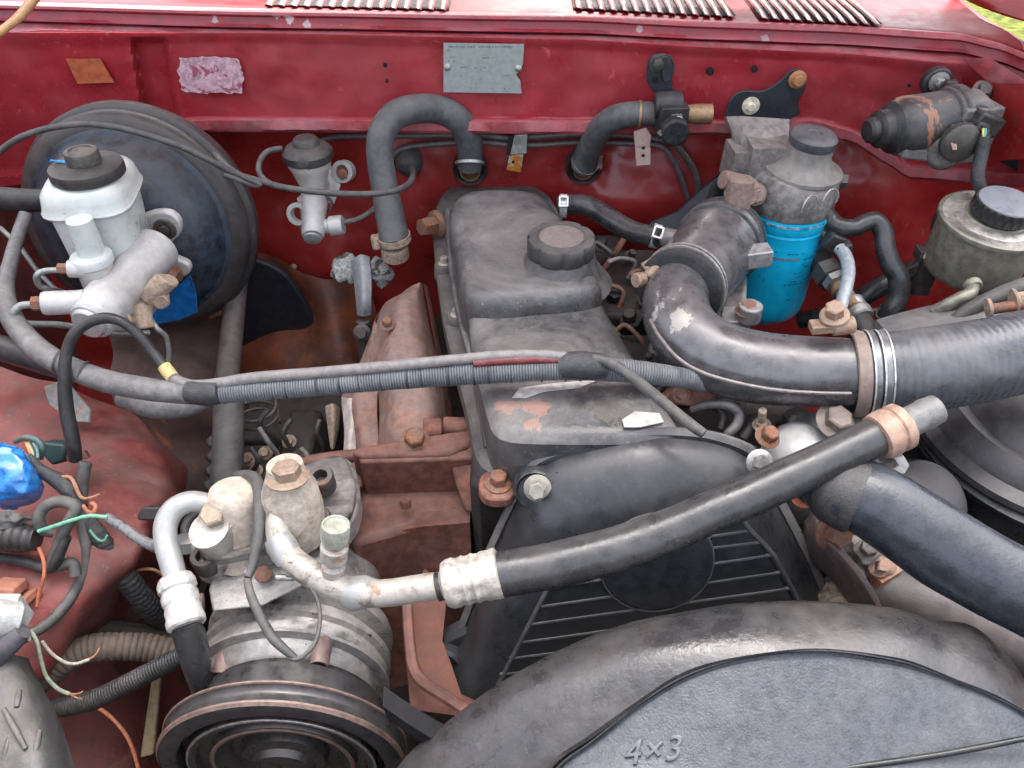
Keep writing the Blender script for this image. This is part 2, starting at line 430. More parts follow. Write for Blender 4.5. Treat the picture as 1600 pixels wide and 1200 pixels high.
def strip(rows, a, b_, step=12):
    """rows: list of functions px-> world point, lofted along px"""
    n = int((b_ - a) / step)
    return surf(lambda u, v: rows[round(v * (len(rows) - 1))](a + u * (b_ - a)), n, len(rows) - 1)
e_ = lambda px: itp(PYE, px)
dent = lambda px, k: .0025 * mn.noise(Vector((px * .012, k, .3)))
body.add('cowl_fold', strip([lambda px: WZ(px, e_(px), ZC) + Vector((0, .012, .0005)),
    lambda px: WZ(px, e_(px), ZC) + Vector((0, .003, .0012)), lambda px: WZ(px, e_(px), ZC) + Vector((0, -.001, -.0005)),
    lambda px: WZ(px, e_(px), ZC) + Vector((0, -.002, -.004))], -320, 1606), redflange, label='bright worn folded edge of the cowl')
chm = strip([lambda px: WZ(px, e_(px), ZC) + Vector((0, -.0022, -.0036)),
    lambda px: WY(px, e_(px) + 9, Yf(px) + .004), lambda px: WY(px, e_(px) + 20, Yf(px) + .001 + dent(px, 2)),
    lambda px: WY(px, e_(px) + 25, Yf(px) - .003 + dent(px, 4)), lambda px: WY(px, e_(px) + 27, Yf(px) + .006),
    lambda px: WY(px, e_(px) + 30, Yf(px) + .02)], -320, 1640)
lo_, hi_ = bb(chm[0]); cch = (lo_ + hi_) / 2
def chp(px, dy): q = WY(px, e_(px) + dy, Yf(px)) - cch; return (q.x, q.y, q.z)
body.add('hood_seal_channel', chm, M('channel_paint', (.30, .014, .026), .35, dust=.5, dustc=(.30, .13, .15), bump=.15, scale=9, coat=.2, scr=.5,
    stain=[(chp(450, 8), .009, (.62, .58, .55)), (chp(432, 7), .007, (.62, .58, .55)), (chp(335, 14), .006, (.55, .48, .46)), (chp(480, 19), .007, (.55, .40, .40)), (chp(1000, 15), .006, (.5, .38, .38)), (chp(1195, 22), .006, (.40, .3, .28))]))
LED = [(-300, 44), (0, 44), (400, 34), (900, 36), (1300, 40), (1500, 44), (1620, 60)]
body.add('panel_ledge', strip([lambda px: WY(px, e_(px) + 26.5, Yf(px) + .012), lambda px: WY(px, e_(px) + 29, Yf(px) + .001),
    lambda px: WY(px, e_(px) + itp(LED, px) - 3 + 3 * mn.noise(Vector((px * .02, 0, 0))), Yf(px) - .012),
    lambda px: WY(px, e_(px) + itp(LED, px) + 1, Yf(px) - .0125)], -320, 1700), redflange, label='dusty pinkish ledge above the firewall panel')
def pan(u, v):
    px = -320 + u * 2060; t0 = e_(px) + itp(LED, px); b0 = itp(PYB, px) + 1.5 * mn.noise(Vector((px * .03, 7, 0)))
    py = t0 + (b0 - t0) * v
    Y = Yf(px) - .012
    c = 232 + (py - 60) * .16                              # pressed vertical groove
    g = sst(-30, -23, px - c) * (1 - sst(22, 29, px - c)) * sst(58, 66, py)
    Y += .020 * g
    Y += .004 * sst(.0, .12, v) - .003
    Y -= .013 * sst(b0 - 24, b0 - 16, py)                 # bottom flange
    Y += .004 * mn.noise(Vector((px * .006, py * .01, 1))) + .0016 * mn.noise(Vector((px * .02, py * .03, 3)))
    return WY(px, py, Y)
body.add('firewall_panel', surf(pan, 480, 64, (0, .0015, 0)), red)
body.add('panel_flange', strip([lambda px: WY(px, itp(PYB, px) - 21, Yf(px) - .0215 + dent(px, 9)), lambda px: WY(px, itp(PYB, px) - 17, Yf(px) - .0285 + dent(px, 9)),
    lambda px: WY(px, itp(PYB, px) - 3 + 2 * mn.noise(Vector((px * .04, 2, 0))), Yf(px) - .030 + dent(px, 5)), lambda px: WY(px, itp(PYB, px) + 1, Yf(px) - .0265),
    lambda px: WY(px, itp(PYB, px) - 1, Yf(px) - .01)], 262, 1700), redflange, label='dusty pinkish bottom lip of the firewall panel')
def low(u, v):
    px = -320 + u * 2060; py = 175 + v * 560
    Y = Yf(min(px, 1500)) + .045
    g = lambda x, y, rx, ry, a: a * math.exp(-((px - x) / rx) ** 2 - ((py - y) / ry) ** 2)
    Y -= g(985, 330, 90, 60, .045) + g(1330, 330, 110, 90, .04) + g(640, 340, 60, 80, .02) + g(470, 300, 60, 60, -.02)
    Y -= g(520, 450, 60, 120, .03) + g(1480, 330, 80, 60, -.03)
    Y += .012 * mn.noise(Vector((px * .009, py * .009, 5))) + .003 * mn.noise(Vector((px * .04, py * .04, 6)))
    Y -= .25 * sst(560, 735, py)
    return WY(px, py, Y)
lowo = body.add('lower_firewall', surf(low, 220, 80), redlow)
# black sheet over the opening on the tunnel side, its darkness put in as colour
def YL(px, py):
    Y = Yf(px) + .045; g = lambda x, y, rx, ry, a: a * math.exp(-((px - x) / rx) ** 2 - ((py - y) / ry) ** 2)
    return Y - g(520, 450, 60, 120, .03)
oh = sm([(372, 420), (400, 408), (440, 425), (470, 462), (492, 505), (500, 530), (470, 545), (430, 549), (385, 546), (352, 530), (352, 470)], 5)
body.add('opening_shade', prism([WY(a, b_, 1.045) for a, b_ in oh], (0, .012, 0)), M('black_plate_paint', (.018, .022, .03), .4, dust=.3, dustc=(.12, .12, .13), bump=.3, scale=12), bevel=.003, label='black sheet standing for the dark opening beside the booster')
body.add('tunnel_panel', gridsurf([[(330, 392, 1.30), (400, 392, 1.29), (460, 420, 1.27), (520, 440, 1.27), (560, 400, 1.33)],
    [(330, 470, 1.33), (420, 470, 1.32), (505, 490, 1.27), (545, 480, 1.27), (580, 470, 1.33)],
    [(330, 545, 1.34), (420, 560, 1.28), (500, 560, 1.27), (550, 560, 1.27), (590, 560, 1.33)],
    [(330, 640, 1.32), (420, 640, 1.29), (500, 640, 1.29), (560, 640, 1.3), (600, 640, 1.33)]], 8, 8, None, .012), M('orange_brown_panel', (.26, .07, .03), .5, dust=.45, dustc=(.17, .09, .06), rust=.25, rustc=(.16, .05, .02), bump=.4, scale=8, coat=.1, grease=.6))
for px, py in ((459, 417), (522, 513), (489, 565), (415, 450)):
    body.add('bolt', hexb(WY(px, py, Yf(px) + .015), FWD, .004, .008), bolt_z)
# small holes and studs in the panel
def hole(px, py, r):
    c = WY(px, py, Yf(px) - .014)
    return join(lathe(c, FWD, [(r * 1.5, -.004), (r * 1.45, .0016), (r, .0012), (r * .9, -.002)], 18, cap=False), lathe(c, FWD, [(r, -.0015), (0.0001, -.0015)], 18, cap=False))
for px, py, r in ((602, 101, .0028), (605, 126, .0022), (1109, 111, .0052), (1178, 107, .0042), (1420, 133, .002), (268, 185, .002)):
    body.add('panel_hole', lathe(WY(px, py, Yf(px) - .018), FWD, [(r, 0), (r, .003), (r * .7, .0034), (0.0001, .0034)], 18, cap=False), holeshade)  # black disc puts the shade of the hole into colour
# paint-over patches
def decal(pts, off=.0185, n=3):
    return prism([WY(a, b_, Yf(a) - off) for a, b_ in pts], (0, .0012, 0))
body.add('primer_patch', decal([(103, 92), (156, 92), (178, 129), (121, 131)]), M('orange_primer', (.42, .10, .035), .5, dust=.3, dustc=(.40, .16, .1), bump=.1, scale=20), label='orange primer patch on the firewall panel')
rp = []
for i in range(46):
    t = i / 46 * 2 * pi; c_, s_ = math.cos(t), math.sin(t); k = 1 / max(abs(c_), abs(s_)) ** .92
    rp.append((330 + 50 * c_ * k * (1 + .07 * random.uniform(-1, 1)) + 4 * s_, 118 + 28 * s_ * k * (1 + .07 * random.uniform(-1, 1))))
solo('torn_sticker', decal(rp), M('sticker_residue', (.50, .30, .34), .7, dust=.4, dustc=(.60, .47, .49), bump=.3, scale=26, var=.3, patch=((.30, .05, .09), .55, .60, 60)), 'pinkish remains of a torn-off sticker on the red firewall', 'sticker')
# data plate
pl = Thing('data_plate', 'grey metal data plate riveted to the middle of the red firewall', 'plate', WY(755, 105, Yf(755) - .02))
Yp = Yf(755) - .0185
po = [(693, 67), (819, 69), (817, 100), (812, 112), (806, 116), (813, 126), (815, 146), (693, 144)]
pp = pl.add('plate', prism(OY(po, Yp), (0, .001, 0)), platem)
for px, py in ((699, 105), (810, 107)):
    pl.add('rivet', lathe(WY(px, py, Yp), FWD, [(.0048, 0), (.0046, .0012), (.003, .0026), (.0001, .003)], 18), steel)
ms = []
random.seed(3)
def dashes(x0, x1, y, h, g=.35):
    x = x0
    while x < x1:
        wd = random.uniform(1.2, 4.5); wd = min(wd, x1 - x)
        if random.random() > g: ms.append(prism(OY([(x, y - h / 2), (x + wd, y - h / 2), (x + wd, y + h / 2), (x, y + h / 2)], Yp - .0004), (0, .0003, 0)))
        x += wd + random.uniform(.4, 1.4)
dashes(701, 801, 73, 2.6, .12); dashes(698, 712, 78.5, 1.8); dashes(698, 713, 89, 1.8); dashes(700, 712, 95, 1.6)
dashes(753, 766, 90.5, 1.6); dashes(719, 731, 105, 1.3, .1); dashes(741, 760, 106, 2.0, .3); dashes(787, 797, 118, 1.3, .1); dashes(735, 744, 137.5, 1.5); dashes(782, 796, 139, 1.8)
pl.add('print', join(*ms), inkm, par=pp)
# cowl louvres
def louvre(pxf, pyf, L, wd):
    f = WZ(pxf, pyf, ZC + .0035)
    return surf(lambda u, v: f + Vector((wd * (u - .5), L * v, .0022 + .0036 * math.sin(pi * u) ** .6 * min(1, 14 * v + .15, 14 * (1 - v) + .15) - .002 * u)), 6, 10, (0, 0, -.0012))
louvm = M('louvre_highlight', (.24, .07, .07), .25, dust=.35, dustc=(.26, .17, .165), bump=.05, scale=20, coat=.5)  # paler than the cowl: the white-pink highlight is in this colour
slot = []
def lgroup(x0, y0, x1, y1, n, L):
    a = WZ(x0 - 9, y0 - 1, ZC + .003); b_ = WZ(x1 + 9, y1 - 1, ZC + .003)
    body.add('louvre_gap_shade', ([a + Vector((0, .002, 0)), b_ + Vector((0, .002, 0)), b_ + Vector((0, L * .985, 0.001)), a + Vector((0, L * .985, .001))], [(0, 1, 2, 3)]), holeshade)  # black sheet under the slats stands for the shaded gaps
    for i in range(n):
        t = i / (n - 1)
        m_ = louvre(x0 + (x1 - x0) * t, y0 + (y1 - y0) * t, L, .0082)
        body.add('louvre', m_, louvm)
lgroup(905, 14, 1142, 27, 14, .22)
lgroup(1196, 30, 1372, 40, 11, .22)
lgroup(420, 9, 692, 16, 15, .20)
# right-hand corner: hinge pad and wing edge
body.add('hinge_pad', prism([WY(a, b_, Yf(a) - .030) + Vector((0, d, 0)) for a, b_, d in ((1520, 100, .02), (1560, 98, .02), (1604, 128, 0), (1640, 150, 0), (1590, 135, -.01), (1545, 124, 0))], (0, .004, -.004)), redflange, bevel=.001)
body.add('wing_edge', gridsurf([[(1480, -12, 1.17), (1530, 30, 1.1), (1570, 58, 1.05), (1620, 85, 1.0), (1720, 130, .95)],
    [(1497, -4, 1.17), (1540, 28, 1.1), (1580, 52, 1.05), (1632, 80, 1.0), (1740, 120, .95)],
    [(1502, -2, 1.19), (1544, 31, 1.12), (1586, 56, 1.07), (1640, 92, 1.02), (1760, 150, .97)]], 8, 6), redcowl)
body.add('side_recess_shade', prism(OY([(1552, 178), (1590, 170), (1640, 165), (1640, 300), (1560, 250), (1540, 232)], Yf(1560) - .036), (0, .002, 0)), holeshade, label='black sheet standing for the shaded hole beside the wiper motor')  # flat black sheet, coloured as the shade of the recess
body.add('side_gusset', gridsurf([[(1500, 120, .985), (1560, 130, .93), (1660, 130, .85)], [(1530, 180, .985), (1572, 172, .93), (1660, 180, .86)], [(1545, 262, .99), (1572, 250, .96), (1660, 250, .9)]], 6, 6), redlow)
body.add('windscreen', surf(lambda u, v: Vector((-.66 + 1.32 * u, 1.56 + .62 * v - .10 * math.sin(pi * u), -.27 + .60 * v)), 12, 6, (0, .006, .006)), M('dark_windscreen_glass', (.012, .016, .018), .35, dust=.1, dustc=(.05, .05, .05), bump=0, spec=.2))
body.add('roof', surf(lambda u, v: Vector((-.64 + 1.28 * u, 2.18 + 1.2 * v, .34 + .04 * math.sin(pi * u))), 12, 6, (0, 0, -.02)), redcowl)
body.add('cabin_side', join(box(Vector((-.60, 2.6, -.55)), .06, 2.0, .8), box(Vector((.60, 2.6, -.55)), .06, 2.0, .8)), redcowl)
body.add('grimy_corner_panel', gridsurf([[(170, 500, 1.16), (260, 505, 1.17), (345, 490, 1.19)], [(170, 560, 1.12), (260, 560, 1.13), (350, 560, 1.16)], [(180, 620, 1.08), (270, 625, 1.10), (360, 640, 1.15)], [(220, 700, 1.10), (300, 710, 1.14), (400, 730, 1.2)], [(220, 820, 1.08), (300, 820, 1.12), (400, 830, 1.2)]], 8, 8, None, .012), M('brown_grime_panel', (.10, .055, .045), .6, dust=.45, dustc=(.17, .12, .10), bump=.4, scale=10, rust=.3, rustc=(.18, .06, .03), grease=.6))
# inner fenders
fend = body.add('left_inner_fender', gridsurf([
    [(-160, 560, 1.02), (0, 572, 1.0), (100, 600, .99), (190, 640, 1.0), (240, 680, 1.03), (262, 700, 1.12)],
    [(-160, 700, .90), (0, 700, .89), (120, 715, .885), (210, 730, .90), (265, 735, .93), (285, 735, 1.05)],
    [(-160, 850, .80), (0, 850, .79), (110, 850, .79), (190, 850, .81), (245, 840, .85), (275, 820, 1.0)],
    [(-160, 980, .76), (0, 980, .75), (90, 970, .76), (130, 965, .79), (165, 955, .86), (215, 930, 1.0)],
    [(-160, 1100, .74), (0, 1100, .74), (60, 1060, .77), (100, 1040, .82), (130, 1030, .9), (190, 1000, 1.0)]], 8, 8, None, .012), redfend, label='faded red hump of the wheel arch panel')
body.add('lower_side_panel', gridsurf([
    [(-200, 900, 1.05), (100, 900, 1.03), (240, 850, 1.05), (300, 700, 1.2)],
    [(-200, 1060, .95), (100, 1060, .93), (190, 1040, .95), (300, 900, 1.15)],
    [(-200, 1180, .88), (100, 1180, .88), (200, 1150, .92), (300, 1040, 1.1)],
    [(-200, 1400, .82), (100, 1400, .82), (220, 1300, .88), (300, 1200, 1.05)]], 8, 8, None, .025), M('grimy_red_panel', (.13, .03, .028), .6, dust=.45, dustc=(.14, .075, .06), bump=.5, scale=9, grease=.8, rust=.25, rustc=(.16, .06, .03)))
body.add('gusset_plate', prism([W(a, b_, .91) for a, b_ in ((68, 604), (100, 592), (140, 640), (138, 660), (112, 658), (76, 632))], (0, .004, -.004)), M('bare_patch', (.36, .37, .34), .5, dust=.4, dustc=(.34, .28, .24), rust=.35, rustc=(.3, .13, .06), bump=.3, scale=22), bevel=.001, label='bare grey metal tab on the fender')
body.add('side_wall', surf(lambda u, v: Vector((-.80, .05 + 1.3 * u, -.30 - 1.0 * v)), 4, 4), redfend)
body.add('side_wall', surf(lambda u, v: Vector((.80, .05 + 1.0 * u, -.45 - .85 * v)), 4, 4), redfend)
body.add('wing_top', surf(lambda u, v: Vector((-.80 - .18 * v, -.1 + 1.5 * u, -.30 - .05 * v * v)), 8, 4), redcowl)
body.add('radiator_panel', surf(lambda u, v: Vector((-.8 + 1.6 * u, .02, -.44 - .9 * v)), 4, 4, (0, -.02, 0)), metdark)
body.add('chassis_rail', join(box(Vector((-.50, .6, -1.05)), .10, 1.3, .12), box(Vector((.45, .6, -1.05)), .10, 1.3, .12), box(Vector((0, .45, -1.12)), .9, .12, .1)), dirt)
body.add('splash_tray', surf(lambda u, v: Vector((-.8 + 1.6 * u, .0 + 1.25 * v, -1.18 + .01 * mn.noise(Vector((u * 9, v * 9, 0))))), 20, 20), dirt)
body.add('tray_front_wall', surf(lambda u, v: Vector((-.8 + 1.6 * u, 1.28, -.6 - .6 * v)), 4, 4), dirt)

# hood: open, standing over the bay; its rear corner shows in the picture
hd = Thing('hood', 'dark red underside corner of the raised hood above the cowl', 'hood', (0, 1.12, -.24))
Hh = Vector((0, -.16, 1.02)).normalized()
def hoodp(u, v):
    x = -.86 + 1.72 * u
    zr = -.235 - .0 * u
    p = Vector((x, 1.135, zr)) + Hh * (1.25 * v)
    p.y -= .02 * math.sin(pi * u) * 0 + .05 * v * (2 * u - 1) ** 2
    return p
hd.add('hood_skin', surf(hoodp, 16, 12, (0, .012, 0)), M('hood_underside_paint', (.16, .012, .018), .4, dust=.4, dustc=(.2, .12, .11), bump=.1, scale=6))
hd.add('hood_corner_flange', gridsurf([[(1490, -60, 1.08), (1580, -60, 1.04), (1720, -60, 1.0)], [(1494, -16, 1.08), (1580, 2, 1.04), (1720, 20, 1.0)], [(1503, -6, 1.085), (1572, 22, 1.045), (1720, 62, 1.0)]], 6, 6, (0, .004, -.003)), redlow)
fr = []
for xx in (-.78, 0, .78):
    fr.append(box(Vector((xx, 1.135, -.235)) + Hh * .57 + Vector((0, -.015, 0)), .06, .02, 1.1, RT, Hh))
hd.add('hood_frame', join(*fr, box(Vector((0, 1.135, -.235)) + Hh * .08 + Vector((0, -.014, 0)), 1.6, .02, .1, RT, Hh), box(Vector((0, 1.135, -.235)) + Hh * 1.1 + Vector((0, -.014, 0)), 1.6, .02, .1, RT, Hh)), redlow, bevel=.004)

# ground
gr = solo('ground', surf(lambda u, v: Vector((-120 + 240 * u, -120 + 240 * v, -CAMZ)), 8, 8), grass, None, None, kind='structure')
random.seed(5)
gV, gF = [], []
for i in range(9000):
    x = random.uniform(.9, 3.2); y = random.uniform(1.4, 4.6); h = random.uniform(.03, .09); a = random.uniform(0, pi); wv = .006
    k = len(gV); dx, dy = math.cos(a) * wv, math.sin(a) * wv
    gV += [Vector((x - dx, y - dy, -CAMZ)), Vector((x + dx, y + dy, -CAMZ)), Vector((x + random.uniform(-.03, .03), y + random.uniform(-.03, .03), -CAMZ + h))]
    gF.append((k, k + 1, k + 2))
solo('grass', (gV, gF), M('grass_blades', (.045, .075, .010), .9, dust=.15, dustc=(.10, .095, .03), bump=0, scale=4, var=.4), None, None, kind='stuff')
bpy.data.objects['grass']['label'] = 'sunlit yellow-green grass beside the car'

# ================================================================== ENGINE
eng = Thing('engine', 'dusty black valve cover and grimy engine block in the middle of the bay', 'engine', (0, .75, -1.0))
blk = join(box(Vector((.06, .80, -.80)), .20, .50, .42), box(Vector((.19, .76, -.72)), .16, .40, .24), box(Vector((-.06, .86, -.86)), .12, .42, .26))
eng.add('engine_block', wobble(blk, .006, 12), dirt, bevel=.01)
# valve cover: base flange, lower body, higher rear section
base = sm([(676, 352), (681, 419), (690, 487), (703, 544), (722, 612), (738, 680), (745, 735), (800, 748), (1090, 745), (1100, 690), (1062, 640), (1000, 560), (955, 500), (905, 410), (880, 345), (862, 312), (840, 292), (765, 284), (705, 291), (684, 315)], 3)
def shrink(o, k, c=None, dx=0, dy=0):
    cx = c[0] if c else sum(p[0] for p in o) / len(o); cy = c[1] if c else sum(p[1] for p in o) / len(o)
    return [(cx + (a - cx) * k + dx, cy + (b_ - cy) * k + dy) for a, b_ in o]
def unif(r, n=96):
    r = list(r) + [r[0]]; L = [0]
    for a, b_ in zip(r, r[1:]): L.append(L[-1] + (b_ - a).length)
    out = []; j = 0
    for i in range(n):
        s = L[-1] * i / n
        while j < len(L) - 2 and L[j + 1] < s: j += 1
        out.append(r[j].lerp(r[j + 1], (s - L[j]) / max(1e-9, L[j + 1] - L[j])))
    for _ in range(3): out = [(out[i - 1] + out[i] * 2 + out[(i + 1) % n]) / 4 for i in range(n)]
    return out
def insetw(r, d, z):
    c = sum(r, Vector()) / len(r); out = []; n = len(r)
    area = sum(r[i].x * r[(i + 1) % n].y - r[(i + 1) % n].x * r[i].y for i in range(n)); sg = 1 if area > 0 else -1
    for i in range(n):
        t = (r[(i + 1) % n] - r[i - 1]); t.z = 0; t.normalize()
        nrm = Vector((-t.y, t.x, 0)) * sg
        p = r[i] + nrm * d; out.append(Vector((p.x, p.y, z)))
    return out
fl = unif(OZ(base, -.560))
eng.add('cover_flange', skin([insetw(fl, 0, -.585), insetw(fl, 0, -.5605), insetw(fl, .003, -.557), insetw(fl, .012, -.556)]), M('cover_flange_paint', (.10, .095, .09), .5, .2, dust=.55, dustc=(.27, .23, .20), bump=.4, scale=18, rust=.1))
lowb = sm([(735, 440), (742, 500), (750, 560), (768, 630), (778, 660), (800, 676), (1040, 676), (1050, 660), (1024, 622), (985, 556), (950, 500), (925, 455), (900, 420), (760, 425)], 4)
lb = unif(OZ(lowb, -.502))
lbr = [insetw(lb, -.007, -.560), insetw(lb, -.0065, -.53), insetw(lb, -.006, -.510), insetw(lb, 0, -.503), insetw(lb, .010, -.5005)]
mb = skin(lbr); lo_, hi_ = bb(mb[0]); cb_ = (lo_ + hi_) / 2
def at_(px, py): q = WZ(px, py, -.5005) - cb_; return (q.x, q.y, q.z)
org = (.30, .115, .07)
MC = M('dusty_cover_worn', (.030, .033, .038), .28, dust=.58, dustc=(.34, .31, .28), bump=.4, scale=11, var=.35, scr=.3, spec=.6, updust=.75,
    stain=[(at_(795, 634), .013, org), (at_(838, 636), .015, org), (at_(832, 662), .009, org), (at_(905, 604), .012, (.16, .13, .115)), (at_(960, 640), .03, (.10, .085, .075))])
eng.add('cover_front', mb, MC)
rear = sm([(716, 365), (722, 400), (731, 447), (760, 462), (840, 456), (925, 448), (934, 430), (905, 385), (880, 345), (858, 312), (838, 296), (765, 291), (722, 298), (708, 322)], 4)
rb = unif(OZ(rear, -.475))
def drop(ring, k): return ring
rr = [insetw(rb, -.007, -.560), insetw(rb, -.007, -.505), insetw(rb, -.0055, -.493), insetw(rb, -.002, -.484), insetw(rb, .004, -.478), insetw(rb, .011, -.4755), insetw(rb, .022, -.4745)]
eng.add('cover_rear', wobble(skin(rr), .0008, 40), cover)
# curved lines pressed at the top-left of the rear section and side rib
eng.add('cover_rib', tube([(700, 330, 1.07, 6), (703, 380, 1.04, 6), (709, 440, .98, 6), (720, 500, .92, 6), (738, 560, .87, 6), (752, 640, .82, 6), (762, 700, .79, 6)], 10), cover)
cc = WZ(876, 398, -.466)
eng.add('filler_neck', lathe(cc + Vector((0, 0, -.035)), UP, [(.060, 0), (.050, .012), (.042, .024), (.038, .037)], 40), cover)
cap = eng.add('oil_filler_cap', lathe(cc + Vector((0, 0, .001)), UP, [(.030, 0), (.0365, .0015), (.038, .004), (.038, .019), (.0365, .0215), (.027, .0225), (.0265, .0218), (.026, .0222), (.0001, .0224)], 96,
    mod=lambda t, r, h: 1 - (.075 * max(0, math.cos(t * 8)) ** 4 if r > .03 else 0)), M('cap_plastic', (.03, .031, .034), .45, dust=.55, dustc=(.21, .185, .165), bump=.2, scale=20, updust=.7))
eng.add('cap_face', lathe(cc + Vector((0, 0, .0222)), UP, [(.0245, 0), (.0245, .0008), (.024, .0012), (.0001, .0013)], 48), M('cap_face_dusty', (.16, .13, .12), .6, dust=.6, dustc=(.28, .235, .21), bump=.3, scale=40), par=cap)
for px, py, m_ in ((694, 412, bolt_z), (714, 492, bolt_z), (698, 342, metdark)):
    p = WZ(px, py, -.548)
    eng.add('boss', lathe(p - UP * .02, UP, [(.014, 0), (.013, .018), (.011, .021)], 20), MATS['cover_flange_paint'])
    eng.add('bolt', hexb(p, UP, .0052, .010), m_)
p = WZ(779, 757, -.562)
eng.add('boss', prism(OZ(sm([(752, 742), (770, 734), (800, 748), (806, 768), (790, 780), (760, 778), (748, 762)], 3), -.562), (0, 0, -.012)), rustm, bevel=.002)
eng.add('bolt', hexb(p, UP, .0085, .014), bolt_r)
eng.add('paper_scrap', prism(OZ([(972, 657), (992, 644), (1030, 647), (1037, 660), (1000, 668), (975, 668)], -.498), (0, 0, .001)), M('cream_gasket', (.66, .62, .54), .7, dust=.1, dustc=(.5, .45, .4), bump=.2))
eng.add('worn_strip', prism(OZ([(800, 622), (812, 607), (860, 600), (936, 594), (905, 606), (850, 612), (822, 622)], -.4995), (0, 0, .0008)), M('bare_strip', (.60, .57, .52), .6, dust=.15, dustc=(.42, .38, .34), bump=.3))
# rusty casting details to the right of the cover
random.seed(11)
for px, py, s, r in ((940, 385, 1.02, 12), (985, 400, 1.02, 9), (960, 470, .97, 18), (985, 500, .93, 16), (1010, 470, .95, 14), (1000, 430, 1.0, 12), (1028, 545, .88, 14), (1015, 560, .86, 9)):
    eng.add('head_fitting', hexb(W(px, py, s), (random.uniform(-.4, .4), -.4, 1), r * .7 * s / F, r * s / F * 1.3), random.choice([metdark, metdark, dirt]))
eng.add('head_casting', wobble(join(box(W(980, 470, 1.02), .09, .16, .06), box(W(1040, 600, .90), .14, .12, .05), box(W(1130, 700, .84), .16, .12, .06)), .008, 25), dirt, bevel=.006)
eng.add('rear_plug', hexb(W(684, 350, 1.10), (-.7, -.7, .2), .013, .03), bolt_r)

# ---- heat shield / manifold left of the cover
hs = Thing('heat_shield', 'rusty pale brown exhaust heat shield beside the valve cover', 'heat shield', W(620, 560, .95))
hs.add('shield', gridsurf([
    [(628, 462, 1.06), (640, 448, 1.03), (655, 441, 1.02), (661, 443, 1.04)],
    [(600, 478, 1.05), (622, 468, .99), (650, 466, .99), (664, 470, 1.03)],
    [(588, 515, 1.02), (615, 505, .96), (655, 508, .965), (673, 520, 1.01)],
    [(572, 565, .98), (610, 560, .93), (660, 560, .935), (684, 562, .98)],
    [(590, 620, .95), (615, 612, .91), (665, 612, .91), (692, 615, .95)],
    [(592, 665, .92), (618, 660, .89), (672, 668, .89), (700, 675, .93)],
    [(588, 705, .91), (620, 702, .87), (676, 700, .87), (706, 700, .92)]], 6, 6, (0, .002, -.003), .004), rustpale)
hs.add('shield_wing', gridsurf([
    [(600, 478, 1.06), (588, 500, 1.03), (598, 512, 1.01)],
    [(566, 562, 1.0), (572, 572, .97), (592, 566, .975)],
    [(534, 622, .97), (558, 622, .945), (588, 616, .95)],
    [(548, 680, .95), (566, 684, .925), (590, 668, .935)],
    [(556, 712, .93), (574, 712, .905), (592, 704, .91)]], 6, 6, (0, .002, -.003), .004), rustpale)
hs.add('pale_strip', gridsurf([[(534, 620, .96), (546, 622, .95), (562, 620, .955)], [(536, 650, .95), (550, 655, .94), (560, 650, .945)], [(538, 680, .94), (546, 690, .93), (556, 690, .935)], [(536, 712, .93), (546, 716, .92), (558, 716, .92)]], 5, 5, (0, .002, -.003)), M('whitened_metal', (.50, .44, .40), .5, .3, dust=.4, dustc=(.45, .38, .34), bump=.2, rust=.15))
hs.add('bolt', hexb(W(648, 690, .86), (.1, -.3, 1), .011, .014), bolt_r)
for px, py in ((681, 664), (605, 508)): hs.add('bolt', hexb(W(px, py, .935 if py > 600 else .955), (.1, -.3, 1), .006, .010), bolt_r)
hs.add('side_edge', gridsurf([[(662, 444, 1.04), (668, 450, 1.06)], [(684, 562, .975), (692, 566, 1.0)], [(700, 672, .925), (712, 676, .96)]], 6, 8, (0, .003, 0)), rustm)

# ---- rust-coloured cast bracket
br = Thing('compressor_bracket', 'rust-brown cast bracket holding the compressor to the engine', 'bracket', W(640, 800, .86))
def frustbox(pts0, s0, pts1, s1):
    a = [W(x, y, s0) for x, y in pts0]; b_ = [W(x, y, s1) for x, y in pts1]
    return skin([a, b_])
def gp(top, Zt, h, mat, name, bev=.004):
    """block: pixel outline of its top face at height Zt, going down h"""
    br.add(name, prism(OZ(top, Zt), (0, 0, -h)), mat, bevel=bev)
gp([(548, 706), (560, 697), (742, 668), (745, 690), (700, 708), (566, 712)], -.600, .05, rustbracket, 'top_rail')
br.add('pocket_back', prism(OZ([(560, 712), (745, 700), (748, 716), (562, 722)], -.605), (0, .0, -.07)), rustbracket, bevel=.003)
gp([(545, 760), (562, 753), (700, 752), (724, 762), (735, 785), (735, 818), (640, 824), (575, 842), (548, 850), (540, 800)], -.655, .09, rustbracket, 'cast_step', .008)
br.add('pocket_side', prism([W(545, 700, .885), W(560, 704, .885), W(566, 760, .86), W(546, 768, .86)], (0, .04, -.05)), rustbracket, bevel=.003)
br.add('pocket_side', prism([W(700, 706, .86), W(745, 690, .86), W(748, 800, .84), W(728, 800, .84), W(712, 756, .85)], (0, .05, -.05)), rustm, bevel=.003)
br.add('cast_face', gridsurf([[(548, 850, .85), (640, 826, .84), (735, 818, .84)], [(556, 900, .875), (640, 880, .87), (735, 862, .86)], [(570, 980, .91), (640, 960, .90), (735, 930, .89)], [(590, 1080, .95), (640, 1070, .94), (735, 1040, .94)]], 8, 8, (0, .02, 0), .003), rustbracket)
br.add('web', tube([(636, 925, .80, 9), (640, 1000, .775, 9), (652, 1056, .755, 10), (700, 1092, .73, 10), (745, 1120, .715, 10)], 8), rustbracket)
